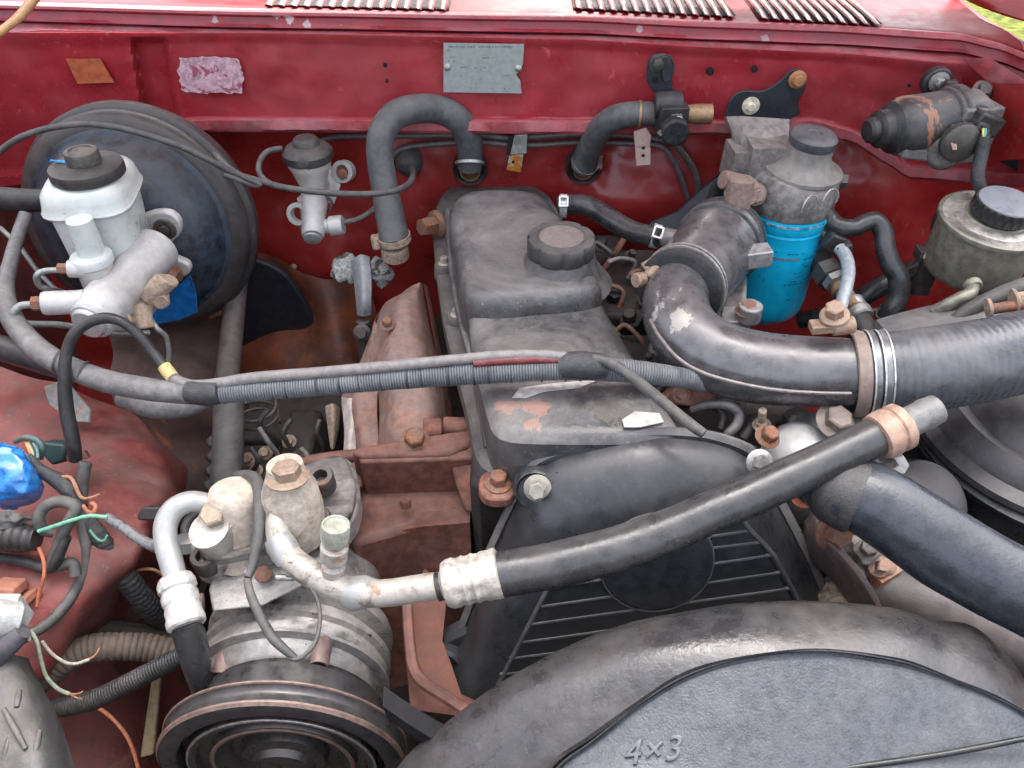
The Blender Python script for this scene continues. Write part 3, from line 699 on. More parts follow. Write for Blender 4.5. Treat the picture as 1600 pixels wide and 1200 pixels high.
br.add('web_plate', prism([W(a, b_, s) for a, b_, s in ((660, 900, .84), (700, 930, .83), (690, 1010, .80), (720, 1100, .765), (780, 1130, .75), (640, 1110, .76), (630, 1000, .79))], (0, .012, 0)), M('bracket_web_rust', (.15, .06, .042), .75, dust=.35, dustc=(.26, .12, .09), bump=.4, scale=14), bevel=.002)
br.add('arm', tube([(440, 740, .90, 12), (490, 722, .89, 12), (560, 712, .88, 11)], 10), rustbracket)
br.add('cast_knob', lathe(W(634, 790, .845), UP, [(.006, 0), (.006, .006), (.0045, .009), (.0001, .010)], 18), rustm)
br.add('stud', join(cyl(W(690, 672, .885), (-1, -.1, .1), .013, .02, 20), cyl(W(735, 668, .89), (-1, 0, .05), .011, .03, 20)), rustm)

# ---- timing cover
tcv = Thing('timing_cover', 'black plastic timing belt cover with horizontal ribs and round emblem', 'timing cover', WY(1000, 1000, .46))
TC = [(672, 1024), (700, 1006), (722, 960), (748, 885), (776, 820), (800, 770), (814, 738), (838, 712), (900, 690), (1000, 669), (1090, 670), (1150, 684), (1190, 706), (1204, 742), (1226, 780), (1258, 840), (1284, 895), (1302, 950), (1316, 1080), (1150, 1160), (760, 1140), (712, 1090), (680, 1050)]
T0 = sm(TC, 4)
c0 = (985, 900)
def tring(k, Y, dy=0, kx=None): return OY(shrink(T0, k, c0, 0, dy), Y)
TIL = .30
def WT(px, py, c):
    d = D(px, py); return d * (c / (d.y - TIL * d.z))
def ztc(Y0): return Y0 + .55 * TIL
tcv.add('rear_flange', skin([[WT(a, b_, ztc(Yo)) for a, b_ in shrink(T0, k_, c0, 0, dy_)] for k_, dy_, Yo in ((1, 0, .535), (1, 0, .520), (.985, 0, .5165), (.955, 2, .514), (.950, 2, .519))]), M('flange_plastic', (.085, .085, .088), .38, dust=.7, dustc=(.28, .25, .23), bump=.25, scale=14))
TIL = .30
def WT(px, py, c):
    d = D(px, py); return d * (c / (d.y - TIL * d.z))
def ztc(Y0): return Y0 + .55 * TIL
r0 = unif([WT(c0[0] + (a - c0[0]) * .945, c0[1] + (b_ - c0[1]) * .945 + 4, ztc(.514)) for a, b_ in T0], 110)
def shiftn(r):
    out = []; n = len(r)
    area = sum(r[i].x * r[(i + 1) % n].z - r[(i + 1) % n].x * r[i].z for i in range(n)); sg = 1 if area > 0 else -1
    for i in range(n):
        t = r[(i + 1) % n] - r[i - 1]; t.y = 0; t.normalize(); out.append(Vector((-t.z, 0, t.x)) * sg)
    return out
N0 = shiftn(r0)
def ellring(k):
    # quarter-ellipse rounding: deep over the cam pulley, shallow low down
    a = k * pi / 2; out = []
    for p, nm in zip(r0, N0):
        up_ = sst(-.75, -.50, p.z) * max(0, -nm.z)
        wd = .026 + .034 * up_
        q = p + nm * wd * (1 - math.cos(a)); q.y = q.z * TIL + ztc(.514) - .048 * math.sin(a)
        out.append(q)
    return out
tcv.add('cover_shell', skin([ellring(k / 10) for k in range(11)]), plastic, sharp=50)
YR = ztc(.4655)
PAN = [(866, 900), (1000, 862), (1150, 800), (1200, 872), (1266, 988), (1262, 1030), (1000, 1080), (772, 1085)]
tcv.add('rib_shade_panel', prism([WT(a, b_, YR) for a, b_ in PAN], (0, -.0006, 0)), M('recess_shade_black', (.015, .017, .020), .32, dust=.22, dustc=(.10, .10, .10), bump=.15, scale=18, scr=.2))  # plate sits proud; its darker colour imitates the shade of a recess
L_ = [((856, 917), (1209, 866)), ((844, 947), (1223, 893)), ((825, 975), (1237, 918)), ((812, 1003), (1250, 943)), ((797, 1028), (1262, 968)), ((781, 1053), (1268, 998)), ((1000, 868), (1191, 846)), ((1080, 842), (1172, 828))]
ribm = M('rib_plastic', (.045, .047, .05), .38, dust=.55, dustc=(.22, .21, .20), bump=.15, scale=20)
def bar(a, b_, Y, r):
    A, B = WT(*a, Y + .0006), WT(*b_, Y + .0006)
    return tubew([A, A.lerp(B, .5), B], [r, r, r], 8)
for a, b_ in L_: tcv.add('rib', bar(a, b_, YR, .0021), ribm)
tcv.add('rib', bar((866, 900), (776, 1075), YR, .0024), ribm, label='slanting frame rib of the grille, booster side')
tcv.add('rib', tubew([WT(a, b_, YR) for a, b_ in ((1150, 800), (1172, 828), (1191, 847), (1209, 867), (1223, 893), (1237, 918), (1250, 943), (1262, 968), (1268, 998))], [.0024] * 9, 8), ribm, label='slanting frame rib of the grille, radiator hose side')
em = WT(1026, 880, YR - .001)
EAX = Vector((0, -1, TIL)).normalized()
tcv.add('emblem', lathe(em, EAX, [(.051, -.004), (.051, .001), (.0495, .0025), (.0001, .0032)], 56), M('emblem_plastic', (.016, .018, .022), .40, dust=.22, dustc=(.12, .12, .12), bump=.15, scale=16))
tcv.add('emblem_edge', tubew([em + Vector((.0512 * math.cos(t), -.0005 + TIL * .0512 * math.sin(t), .0512 * math.sin(t))) for t in [i_ * pi / 32 for i_ in range(65)]], [.0011] * 65, 6), ribm)
tcv.add('bolt', hexb(WY(840, 762, .497) , (-.1, -.8, .5), .0085, .014), MATS['dull_bolt'] if 'dull_bolt' in MATS else M('dull_bolt', (.34, .32, .27), .5, .4, dust=.4, dustc=(.3, .27, .22), bump=.3))
tcv.add('bolt_boss', lathe(WY(838, 764, .507), (-.1, -.85, .45), [(.024, -.012), (.021, .004), (.018, .007), (.016, .004)], 28), plastic)
tcv.add('bolt', hexb(WY(1186, 722, .505), (0, -.8, .6), .008, .014), steel)
ear = WT(694, 1036, ztc(.500))
tcv.add('mounting_ear', join(lathe(ear, (-.2, -.9, .3), [(.022, -.02), (.021, .004), (.018, .007), (.010, .006), (.009, -.004), (.0001, -.004)], 28), prism([WT(a, b_, ztc(.505)) for a, b_ in ((692, 1008), (740, 985), (770, 1060), (722, 1094), (688, 1062))], (0, .02, 0))), plastic)
for a, b_ in (((868, 738), (890, 800)), ((820, 790), (850, 830))):
    tcv.add('gusset', prism([WT(a[0], a[1], ztc(.50)), WT(b_[0], b_[1], ztc(.49)), WT(b_[0] - 6, b_[1] + 4, ztc(.50)), WT(a[0] - 4, a[1] + 3, ztc(.507))], (0.004, 0, 0)), plastic)

# ---- fan shroud
sh = Thing('fan_shroud', 'large black plastic fan shroud with embossed 4 x 3 on its pebbled face', 'fan shroud', W(1150, 1150, .55))
OUT = [(560, 1290), (620, 1200), (660, 1158), (750, 1086), (830, 1036), (950, 981), (1080, 952), (1200, 941), (1300, 940), (1400, 951), (1452, 967), (1510, 975), (1552, 1002), (1600, 1056), (1680, 1180)]
INN = [(800, 1290), (868, 1200), (920, 1160), (1000, 1097), (1080, 1051), (1180, 1023), (1290, 1016), (1400, 1031), (1460, 1050), (1500, 1066), (1550, 1086), (1600, 1112), (1700, 1170)]
def arcpts(tab, n=64):
    v = cr([Vector((a, b_, 0)) for a, b_ in tab], 10); P, Q, L2 = resamp(v, [0] * len(v), 1e9)
    Ls = [0]
    for a, b_ in zip(v, v[1:]): Ls.append(Ls[-1] + (b_ - a).length)
    out = []; j = 0
    for i in range(n + 1):
        s = Ls[-1] * i / n
        while j < len(Ls) - 2 and Ls[j + 1] < s: j += 1
        out.append(v[j].lerp(v[j + 1], (s - Ls[j]) / (Ls[j + 1] - Ls[j])))
    return out
oa, ia = arcpts(OUT), arcpts(INN)
def shr(t, s, under=False, wb=.0):
    return [W(o.x + (i.x - o.x) * t, o.y + (i.y - o.y) * t, s) for o, i in zip(oa, ia)]
rows = [[W(o.x + 4, o.y + 26, .72) for o in oa], [W(o.x + 1, o.y + 5, .69) for o in oa], shr(0, .665), shr(.10, .645), shr(.3, .628), shr(.6, .614), shr(.85, .606), shr(.96, .603), shr(1.0, .604)]
m_ = skin(rows, False, False, closed=False)
m_ = ([p + mn.noise_vector(p * 16) * .0025 for p in m_[0]], m_[1])
sh.add('shroud_rim', m_, shroudm)
sh.add('edge_lip', tubew(shr(1.01, .6045), [.0008] * 65, 8), plastic)
def face(u, v):
    k = u * 64; i = ia[min(64, int(round(k)))]
    bx = 780 + u * 950; by = 1330
    x = i.x + (bx - i.x) * v; y = i.y + 2 + (by - i.y) * v
    s = .6065 + .002 * sst(0, .02, v) + .0 * v - .055 * v
    p = W(x, y, s)
    return p + mn.noise_vector(p * 12) * .002
sh.add('shroud_face', surf(face, 64, 50), shroudf)
sh.add('seam_shadow', tube([(1230, 1212, .578, 4), (1330, 1199, .5785, 5), (1450, 1182, .580, 5), (1540, 1166, .5815, 5), (1640, 1146, .583, 4)], 10), MATS['recess_shade_black'])  # dark tube painted in as the shadow along the seam
# embossed characters: strokes laid on the face
tcd = bpy.data.curves.new('embossed_text', 'FONT'); tcd.body = '4\u00d73'; tcd.size = .030; tcd.extrude = .002; tcd.bevel_depth = .0005; tcd.bevel_resolution = 2; tcd.space_character = 1.1; tcd.offset = -.0002
to = bpy.data.objects.new('tmp_text', tcd); col.objects.link(to)
bpy.context.view_layer.update()
tm = bpy.data.meshes.new_from_object(to.evaluated_get(bpy.context.evaluated_depsgraph_get()))
from mathutils.bvhtree import BVHTree
fV, fF = surf(face, 64, 50)
bv = BVHTree.FromPolygons([tuple(p) for p in fV], fF)
xs = [v.co.x for v in tm.vertices]; ys = [v.co.y for v in tm.vertices]; x0_, x1_, y1_ = min(xs), max(xs), max(ys)
TV = []
for v in tm.vertices:
    tx = (v.co.x - x0_) / (x1_ - x0_); ty = v.co.y / y1_
    px_ = 974 + 86 * tx + 8 * ty; py_ = 1197 - 10 * tx - 40 * ty
    hit = bv.ray_cast(Vector((0, 0, 0)), D(px_, py_).normalized())
    n_ = hit[1].normalized(); n_ = n_ if n_.dot(D(px_, py_)) < 0 else -n_
    TV.append(hit[0] + n_ * (v.co.z + .0004))
TF = [tuple(p.vertices) for p in tm.polygons]
bpy.data.objects.remove(to)
sh.add('embossed_text', (TV, TF), M('raised_plastic', (.085, .095, .11), .28, dust=.1, bump=.05), sharp=30)

# ================================================================== BRAKES AND CLUTCH HYDRAULICS
bo = Thing('brake_booster', 'large round dark blue brake booster with dusty black rim on the firewall', 'brake booster', W(222, 340, 1.05))
bax = Vector((-.02, -1, .16)).normalized()
bc = W(222, 345, 1.075)
bo.add('rear_shell', lathe(bc, bax, [(.08, -.07), (.125, -.05), (.146, -.03), (.151, -.012)], 72), boostrim)
bo.add('crimped_rim', lathe(bc, bax, [(.151, -.014), (.1535, -.010), (.1535, .004), (.150, .008), (.147, .009), (.1475, .016), (.143, .026), (.134, .031), (.128, .032)], 96), boostrim)
bo.add('front_shell', lathe(bc, bax, [(.134, .028), (.128, .032), (.122, .034), (.117, .044), (.110, .058), (.098, .072), (.080, .082), (.060, .088), (.0001, .092)], 96), boost)
bo.add('shell_dent', lathe(bc + Vector((.045, 0, .055)) + bax * .066, (.2, -1, .45), [(.026, 0), (.024, .008), (.018, .011), (.0001, .012)], 32), boost)
bp_ = bc + bax * .0
def onboost(px, py, h):
    d = D(px, py); n = bax; t = (bc + bax * h).dot(n) / d.dot(n); return d * t
bo.add('bare_patch', prism([onboost(a, b_, h) for a, b_, h in ((238, 478, .088), (262, 462, .087), (296, 430, .084), (302, 446, .078), (306, 462, .072), (308, 488, .062), (280, 500, .062), (246, 506, .068), (238, 495, .08))], -bax * .003), brightblue, label='bright blue bare patch low on the booster')

ms_ = Thing('brake_master_cylinder', 'pale aluminium brake master cylinder with white reservoir on the booster', 'master cylinder', Vector((-.43, .76, -.51)))
def rrect(cx, cy, a, b_, z, n=40, e=4.0, cut=0):
    out = []
    for i in range(n):
        t = 2 * pi * i / n; c, s = math.cos(t), math.sin(t)
        k = (abs(c) ** e + abs(s) ** e) ** (-1 / e)
        out.append(Vector((cx + a * c * k, cy + b_ * s * k, z)))
    return out
RX, RYc = -.462, .815
rz = 14 * pi / 180
def rot(r, c=(RX, RYc), a=0.16):
    ca, sa = math.cos(a), math.sin(a)
    return [Vector((c[0] + (p.x - c[0]) * ca - (p.y - c[1]) * sa, c[1] + (p.x - c[0]) * sa + (p.y - c[1]) * ca, p.z)) for p in r]
prof = [(.034, .044, -.472), (.038, .049, -.467), (.0405, .051, -.43), (.0415, .052, -.416), (.046, .056, -.4135), (.0475, .0575, -.4105), (.046, .056, -.408), (.0445, .0545, -.400), (.043, .053, -.392), (.038, .048, -.386), (.030, .04, -.3835)]
res = ms_.add('reservoir', skin([rot(rrect(RX, RYc, a, b_, z)) for a, b_, z in prof]), resin)
ms_.add('filler_neck', lathe(Vector((-.455, .805, -.386)), UP, [(.034, 0), (.033, .010)], 40), resin, par=res)
capc = Vector((-.4545, .806, -.378))
capo = ms_.add('reservoir_cap', lathe(capc, UP, [(.036, -.006), (.038, -.004), (.0382, .003), (.0372, .0065), (.034, .008), (.022, .0095), (.0001, .010)], 56), M('black_cap_dusty', (.03, .03, .03), .42, dust=.42, dustc=(.26, .22, .18), bump=.2, scale=16, updust=.9))
ms_.add('cap_knob', lathe(capc + UP * .010, UP, [(.0175, 0), (.0175, .010), (.0165, .0125), (.012, .0135), (.0115, .0125), (.0001, .0128)], 40), M('knob_rubber', (.03, .03, .032), .4, dust=.5, dustc=(.42, .38, .30), bump=.15, scale=30, updust=.95), par=capo)
ms_.add('neck', lathe(W(146, 402, .862), UP, [(.0165, 0), (.0165, .004), (.014, .006), (.0135, .03), (.013, .045)], 32), resin, par=res)
ms_.add('neck_collar', lathe(W(146, 410, .862), UP, [(.021, 0), (.0215, .002), (.0215, .008), (.0205, .0095)], 40), resin)
p0 = W(146, 412, .862)
ms_.add('inlet_tower', lathe(p0 + Vector((0, .0, -.058)), UP, [(.024, 0), (.0215, .012), (.0185, .022), (.0185, .054), (.0195, .058)], 40), aluw)
A_ = W(245, 388, .93); B_ = W(143, 500, .838); mc = (A_ - B_)
cy_ = (A_ - B_).normalized(); ln = mc.length
ms_.add('cylinder_body', lathe(B_, cy_, [(.020, -.004), (.0225, -.001), (.0225, .006), (.0255, .010), (.0258, .035), (.022, .042), (.0225, ln * .55), (.025, ln * .85), (.026, ln)], 48), aluw)
ms_.add('end_plug', lathe(B_ + cy_ * -.003, -cy_, [(.018, 0), (.018, .003), (.016, .006), (.0001, .007)], 40), whitemetal)
0 and ms_.add('casting_web', gridsurf([[(178, 400, .87), (215, 372, .90), (240, 352, .92)], [(190, 470, .865), (215, 425, .89), (240, 390, .92)], [(196, 500, .85), (222, 450, .88), (236, 410, .91)]], 6, 6, (.004, .004, 0)), M('webbed_casting', (.52, .49, .45), .5, .2, dust=.3, dustc=(.42, .38, .34), bump=.25, scale=20))
flo = sm([(205, 352), (232, 334), (262, 332), (280, 346), (281, 366), (266, 382), (268, 400), (292, 412), (297, 424), (285, 434), (250, 434), (215, 420), (200, 390)], 4)
ms_.add('mounting_flange', prism([WY(a, b_, .856) for a, b_ in flo], (0, .012, 0)), aluw, bevel=.003)
ms_.add('stud', join(lathe(WY(258, 358, .8555), FWD, [(.0135, 0), (.013, .003), (.0085, .0035), (.008, .0005)], 28, cap=False), hexb(WY(258, 358, .856), FWD, .0075, .006, False)), metdark)
ms_.add('stud', hexb(WY(270, 427, .853), FWD, .009, .014), bolt_r)
def port(px, py, s, r, L, px2, py2, s2):
    a = W(px, py, s); b2 = W(px2, py2, s2); d = (b2 - a).normalized()
    ms_.add('outlet_port', lathe(a, d, [(r * 1.05, -.006), (r, 0), (r, (b2 - a).length * .9), (r * .9, (b2 - a).length)], 28), aluw)
    n2 = ms_.add('pipe_nut', hexb(b2, d, r * .62, .010, False), bolt_r)
port(136, 420, .855, .0095, 0, 106, 420, .85)
port(122, 472, .84, .0125, 0, 66, 474, .83)
ms_.add('residual_valve', wobble(join(cyl(W(236, 462, .90), (-.5, -.7, -.5), .013, .03, 20), cyl(W(216, 476, .89), (.2, -.6, -.9), .011, .026, 20), cyl(W(262, 436, .885), (-.7, -.2, -.6), .012, .034, 20), cyl(W(250, 455, .90), (.3, -.9, -.2), .010, .02, 16), hexb(W(204, 492, .87), (-.6, -.5, -.3), .008, .02)), .004, 60), tan, bevel=.002)
linem = M('brake_line_steel', (.32, .34, .33), .35, .6, dust=.3, dustc=(.3, .26, .22), bump=.1, scale=40)
solo('brake_line', tube([(92, 422, .85, 5), (68, 424, .85, 5), (57, 432, .85, 5), (62, 446, .86, 5), (76, 452, .87, 5), (95, 456, .90, 5), (120, 470, .93, 5)], 10), linem, 'thin steel brake line curling from the upper port below the white reservoir', 'brake line', 'brake lines')
solo('brake_line', tube([(52, 476, .83, 6), (32, 478, .83, 6), (20, 490, .83, 6), (24, 502, .84, 5.5), (50, 506, .85, 5), (100, 508, .87, 5), (180, 520, .90, 5), (232, 520, .93, 5)], 10), linem, 'steel brake line curling from the lower port of the brake master cylinder', 'brake line', 'brake lines')
solo('brake_line', tube([(236, 500, .90, 4.5), (246, 514, .90, 4.5), (259, 526, .91, 4), (264, 550, .92, 4), (262, 575, .93, 4)], 10), linem, 'short steel brake line dropping from the tan valve below the booster', 'brake line', 'brake lines')
solo('brake_line', tube([(0, 356, .95, 4), (30, 385, .94, 4), (60, 425, .95, 4), (90, 455, .96, 4)], 10), linem, 'thin steel line slanting down behind the brake master cylinder at the picture edge', 'brake line', 'brake lines')
solo('cap_ribbon', prism([capc + Vector((-.018, -.004, .010)), capc + Vector((-.034, -.002, .012)), capc + Vector((-.037, .0, .009)), capc + Vector((-.019, .002, .010))], (0, .001, .0012)), M('blue_thread', (.02, .30, .6), .5, dust=0), 'scrap of blue ribbon caught under the reservoir cap', 'ribbon')
# vacuum hose entering from the picture edge behind the reservoir
solo('vacuum_hose', tube([(-60, 308, .95, 19), (0, 311, .94, 19), (40, 313, .935, 18), (80, 313, .93, 17)], 20), rubber, 'thick black vacuum hose ending behind the white reservoir', 'hose')

cm = Thing('clutch_master_cylinder', 'small clutch master cylinder with dusty black cap and pale reservoir', 'master cylinder', W(486, 340, 1.12))
cc2 = WY(484, 258, 1.02)
zt = lambda py, Y: WY(484, py, Y).z
cr2 = cm.add('reservoir', lathe(Vector((cc2.x, 1.02, 0)), UP, [(.013, zt(316, 1.02)), (.0165, zt(300, 1.02)), (.019, zt(285, 1.02)), (.026, zt(262, 1.02)), (.0285, zt(257, 1.02)), (.0285, zt(250, 1.02)), (.027, zt(246, 1.02))], 40), resinold)
cm.add('cap', lathe(Vector((cc2.x, 1.02, 0)), UP, [(.030, zt(250, 1.02)), (.0335, zt(247, 1.02)), (.0335, zt(236, 1.02)), (.029, zt(230, 1.02)), (.018, zt(225, 1.02)), (.0165, zt(218, 1.02)), (.014, zt(215, 1.02)), (.0001, zt(214, 1.02))], 40, mod=lambda t, r, h: 1 - (.06 * max(0, math.cos(4 * t)) ** 6 if r > .025 else 0)), MATS['black_cap_dusty'], par=cr2)
cm.add('cylinder_tower', lathe(WY(486, 352, 1.015), UP, [(.016, 0), (.0125, .010), (.011, .035), (.0125, .042)], 32), aluw)
cm.add('cylinder_body', join(lathe(W(489, 366, 1.085), (-.08, .9, .35), [(.013, -.004), (.0155, 0), (.0155, .03), (.018, .05), (.02, .09)], 32), lathe(W(492, 356, 1.10), (1, .0, .12), [(.010, 0), (.0105, .02), (.0135, .022), (.0135, .038), (.012, .040)], 28)), aluw)
cm.add('end_plug', lathe(W(488, 371, 1.078), (.05, -.85, -.4), [(.0115, 0), (.0115, .003), (.0001, .006)], 28), whitemetal)
cm.add('mounting_ear', join(lathe(W(536, 268, 1.14), (-.2, -1, .35), [(.0155, -.01), (.0155, .004), (.0095, .004), (.009, -.006)], 28, cap=False), prism([W(a, b_, 1.145) for a, b_ in ((512, 262), (524, 272), (532, 290), (522, 318), (505, 316))], (0, .012, 0))), aluw)
cm.add('mounting_ear', lathe(W(466, 334, 1.11), (-.2, -1, .35), [(.0155, -.01), (.0155, .004), (.0095, .004), (.009, -.006)], 28, cap=False), aluw)
cm.add('bolt', hexb(W(538, 272, 1.143), (-.2, -1, .35), .008, .008), bolt_r)
cm.add('clip_ring', ringm(W(508, 318, 1.115), (-.2, -1, .2), .009, .004, .003, 24), metdark)
solo('clutch_line', tube([(534, 348, 1.10, 4), (560, 342, 1.12, 4), (580, 330, 1.14, 4), (588, 322, 1.16, 4)], 8), linem, 'thin steel line from the side port of the small clutch cylinder', 'brake line')

# ================================================================== HEATER HOSES AND FIREWALL FITTINGS
def clampring(T_, px, py, s, ax, r, wd=.008, th=.0018, mat=None, screw=True, name='clamp', sdir=None):
    c = W(px, py, s); ax = Vector(ax).normalized()
    b = T_.add(name, ringm(c - ax * wd / 2, ax, r, wd, th), mat or steel)
    if screw:
        u, v, _ = frame(ax); d = Vector(sdir).normalized() if sdir else v
        d = (d - ax * d.dot(ax)).normalized()
        t = ax.cross(d)
        T_.add('clamp_screw', join(box(c + d * (r + .004), .009, wd * .9, .006, t, d), lathe(c + d * (r + .004) + t * .004, t, [(.0032, 0), (.0032, .008), (.0042, .008), (.0042, .011), (.0001, .0112)], 12)), mat or steel, par=b)
    return b
def grommet(px, py, r, Yo=.028):
    c = WY(px, py, Yf(px) + Yo)
    g = Thing('grommet', None, 'grommet', c, 'rubber grommets in the firewall')
    g.add('collar', lathe(c, FWD, [(r * 1.22, -.01), (r * 1.25, .004), (r * 1.12, .010), (r * .92, .007), (r * .80, .004), (r * .78, -.008)], 40, cap=False), rubber)
    g.add('pipe_end', lathe(c, FWD, [(r * .72, -.01), (r * .72, .014), (r * .64, .014), (r * .62, -.01)], 32, cap=False), brass)
    return g
g = grommet(735, 262, .021); g.o['label'] = 'black rubber grommet where the looping heater hose enters the red firewall'
g = grommet(911, 260, .021); g.o['label'] = 'black rubber grommet where the hose from the heater valve enters the firewall'
h = Thing('heater_hose', 'thick grey rubber heater hose arching over in front of the firewall', 'hose', W(610, 380, 1.08))
h.add('hose', tube([(617, 382, 1.075, 23), (613, 355, 1.075, 23), (606, 320, 1.075, 22), (598, 275, 1.07, 21), (593, 235, 1.06, 21), (598, 205, 1.055, 21.5), (618, 180, 1.06, 22), (650, 170, 1.07, 22), (684, 171, 1.09, 22), (712, 184, 1.10, 22), (729, 208, 1.12, 21), (734, 235, 1.14, 20), (734, 262, 1.16, 19)], 24, 8), M('grey_hose_rubber', (.075, .078, .08), .48, dust=.5, dustc=(.215, .20, .185), bump=.25, scale=15, var=.2, spec=.45))
clampring(h, 616, 372, 1.075, (-.1, 0, 1), .0205, .009, .0018, tan, True, sdir=(-1, -.2, .1))
clampring(h, 734, 255, 1.15, (0, .4, .6), .0190, .004, .002, steel, False, name='hose_band')
h.add('pipe_stub', cyl(W(616, 384, 1.08), (0, .1, -1), .0185, .02), tan)
h.add('brass_union', join(hexb(W(597, 377, 1.09), (-1, -.3, 0), .011, .014), cyl(W(610, 378, 1.09), (-1, -.2, 0), .008, .02)), tan)
h = Thing('heater_hose', 'curved grey rubber hose running from the heater valve down to the firewall', 'hose', W(920, 240, 1.1))
h.add('hose', tube([(911, 262, 1.155, 19), (916, 245, 1.14, 20), (926, 222, 1.11, 20), (940, 200, 1.08, 20), (962, 184, 1.055, 20), (990, 178, 1.045, 19), (1020, 178, 1.045, 18), (1036, 178, 1.045, 18)], 24, 8), MATS['grey_hose_rubber'])
clampring(h, 914, 254, 1.15, (.25, -.5, .6), .0185, .007, .0016, steel, True, sdir=(1, -.3, .2))
clampring(h, 999, 178, 1.045, (1, -.05, 0), .0158, .003, .0012, brass, False, name='hose_band')
# heater valve
hv = Thing('heater_valve', 'black heater valve on a bracket with a brass outlet stub', 'valve', W(1045, 180, 1.03))
bk = sm([(1012, 100), (1018, 88), (1032, 84), (1048, 88), (1054, 104), (1050, 130), (1058, 150), (1072, 172), (1070, 205), (1026, 206), (1022, 175), (1024, 150), (1014, 134), (1010, 118)], 3)
YB = Yf(1040) - .034
hv.add('bracket', prism(OY(bk, YB), (0, .003, 0)), MATS['black_plate_paint'], bevel=.0008)
hv.add('bracket_tab', prism(OY(sm([(1034, 90), (1046, 90), (1050, 106), (1048, 126), (1036, 128), (1034, 110)], 2), YB - .006), (0, .004, 0)), MATS['black_plate_paint'], bevel=.001)
hv.add('bolt', hexb(WY(1029, 99, YB), FWD, .008, .006), metdark)
hv.add('bracket_hole', lathe(WY(1024, 125, YB - .0005), FWD, [(.004, 0), (.004, .0006), (.0001, .0006)], 16), holeshade)
hv.add('valve_body', join(box(W(1048, 185, 1.03), .036, .036, .040, (1, .1, 0), UP), lathe(W(1044, 165, 1.03), (1, 0, .05), [(.016, -.018), (.018, -.012), (.018, .012), (.016, .018)], 28), cyl(W(1052, 200, 1.02), FWD, .018, .018)), rubber, bevel=.003)
hv.add('valve_lever', prism([W(a, b_, 1.008) for a, b_ in ((1050, 176), (1066, 178), (1070, 192), (1054, 204), (1032, 214), (1026, 208), (1044, 194))], (0, .004, 0)), metdark, bevel=.001)
hv.add('screw', hexb(W(1059, 190, 1.008), FWD, .005, .005), steel)
hv.add('outlet_stub', lathe(W(1070, 178, 1.03), (1, -.02, .0), [(.0115, 0), (.0115, .010), (.0125, .012), (.0125, .034), (.0105, .034), (.010, .012)], 32), brass)
hv.add('cable_bracket', join(prism([W(a, b_, 1.03) for a, b_ in ((990, 206), (1010, 200), (1018, 212), (1016, 232), (992, 232))], (0, .003, 0)), prism([W(a, b_, 1.026) for a, b_ in ((992, 230), (1017, 230), (1017, 258), (994, 260))], (0, .003, 0))), M('brown_tab', (.20, .13, .11), .5, .4, dust=.5, dustc=(.32, .24, .2), bump=.2, scale=30), bevel=.001)
for px, py in ((1005, 231), (1005, 243)): hv.add('tab_hole', lathe(W(px, py, 1.0255), FWD, [(.0022, 0), (.0022, .001), (.0001, .001)], 14), holeshade)
# steel lines along the firewall
tubem = M('grey_line', (.16, .155, .15), .4, .4, dust=.5, dustc=(.26, .23, .21), bump=.15, scale=30)
def YW(pts, off, r): return [(a, b_, depth(WY(a, b_, Yf(a) + off)), r) for a, b_ in pts]
solo('firewall_line', tube(YW([(500, 219), (530, 214), (560, 213), (640, 212), (740, 211), (800, 216), (840, 213), (900, 210), (985, 212), (1020, 216), (1048, 222), (1068, 240), (1085, 268), (1092, 300), (1090, 330)], .03, 5), 10, 6), tubem, 'upper of the two grey lines running along the firewall under the panel lip', 'metal line', 'lines along the firewall')
solo('firewall_line', tube(YW([(608, 262), (612, 250), (622, 236), (650, 228), (740, 222), (800, 226), (850, 226), (900, 223), (985, 224), (1020, 226), (1040, 234), (1054, 255), (1066, 282), (1074, 310)], .028, 4.5), 10, 6), tubem, 'lower of the two grey lines running along the firewall under the panel lip', 'metal line', 'lines along the firewall')
ck = Thing('line_clip', 'zinc clip with an orange-stained tab holding the firewall lines', 'clip', WY(808, 240, Yf(808)))
def tab(pts, Y, t=.002): return prism(OY(pts, Y), (0, t, 0))
Yc = Yf(808) + .018
ck.add('strap', tab([(804, 211), (824, 210), (823, 240), (797, 242), (800, 230)], Yc - .004), M('clip_zinc', (.58, .60, .56), .35, .5, dust=.2, bump=.1), bevel=.001)
ck.add('tab', tab([(796, 242), (818, 241), (814, 270), (791, 266)], Yc), M('stained_tab', (.60, .55, .48), .5, .2, dust=.2, bump=.1, scale=60, patch=((.65, .22, .03), .46, .50, 40)), bevel=.001)
ck.add('pad', tab([(794, 212), (806, 211), (798, 244), (792, 240)], Yc - .001), rubber)
ck.add('tab_hole', lathe(WY(802, 253, Yc - .0006), FWD, [(.002, 0), (.002, .001), (.0001, .001)], 14), holeshade)
# thin cable loops over the booster
solo('control_cable', tube([(-30, 258, .93, 5), (0, 236, .93, 5), (30, 216, .92, 5), (70, 202, .92, 5), (125, 194, .92, 5), (175, 198, .925, 5), (225, 210, .93, 5), (280, 228, .94, 5), (330, 252, .96, 5), (370, 272, .98, 5), (410, 284, .99, 5), (450, 294, 1.0, 5), (520, 302, 1.0, 5), (580, 303, 1.0, 5), (620, 297, 1.01, 5), (640, 286, 1.06, 5), (645, 272, 1.12, 5), (643, 262, 1.16, 5)], 10, 8), rubdust, 'long thin grey cable arching over the booster and past the small clutch reservoir', 'cable')
solo('control_cable', tube([(335, 240, .99, 4.5), (352, 258, .98, 4.5), (380, 276, .98, 4.5), (405, 288, .985, 4.5), (392, 288, .985, 4.5), (350, 272, .975, 4.5)], 10, 8), rubdust, 'short second cable strand joining the long one beside the booster rim', 'cable')
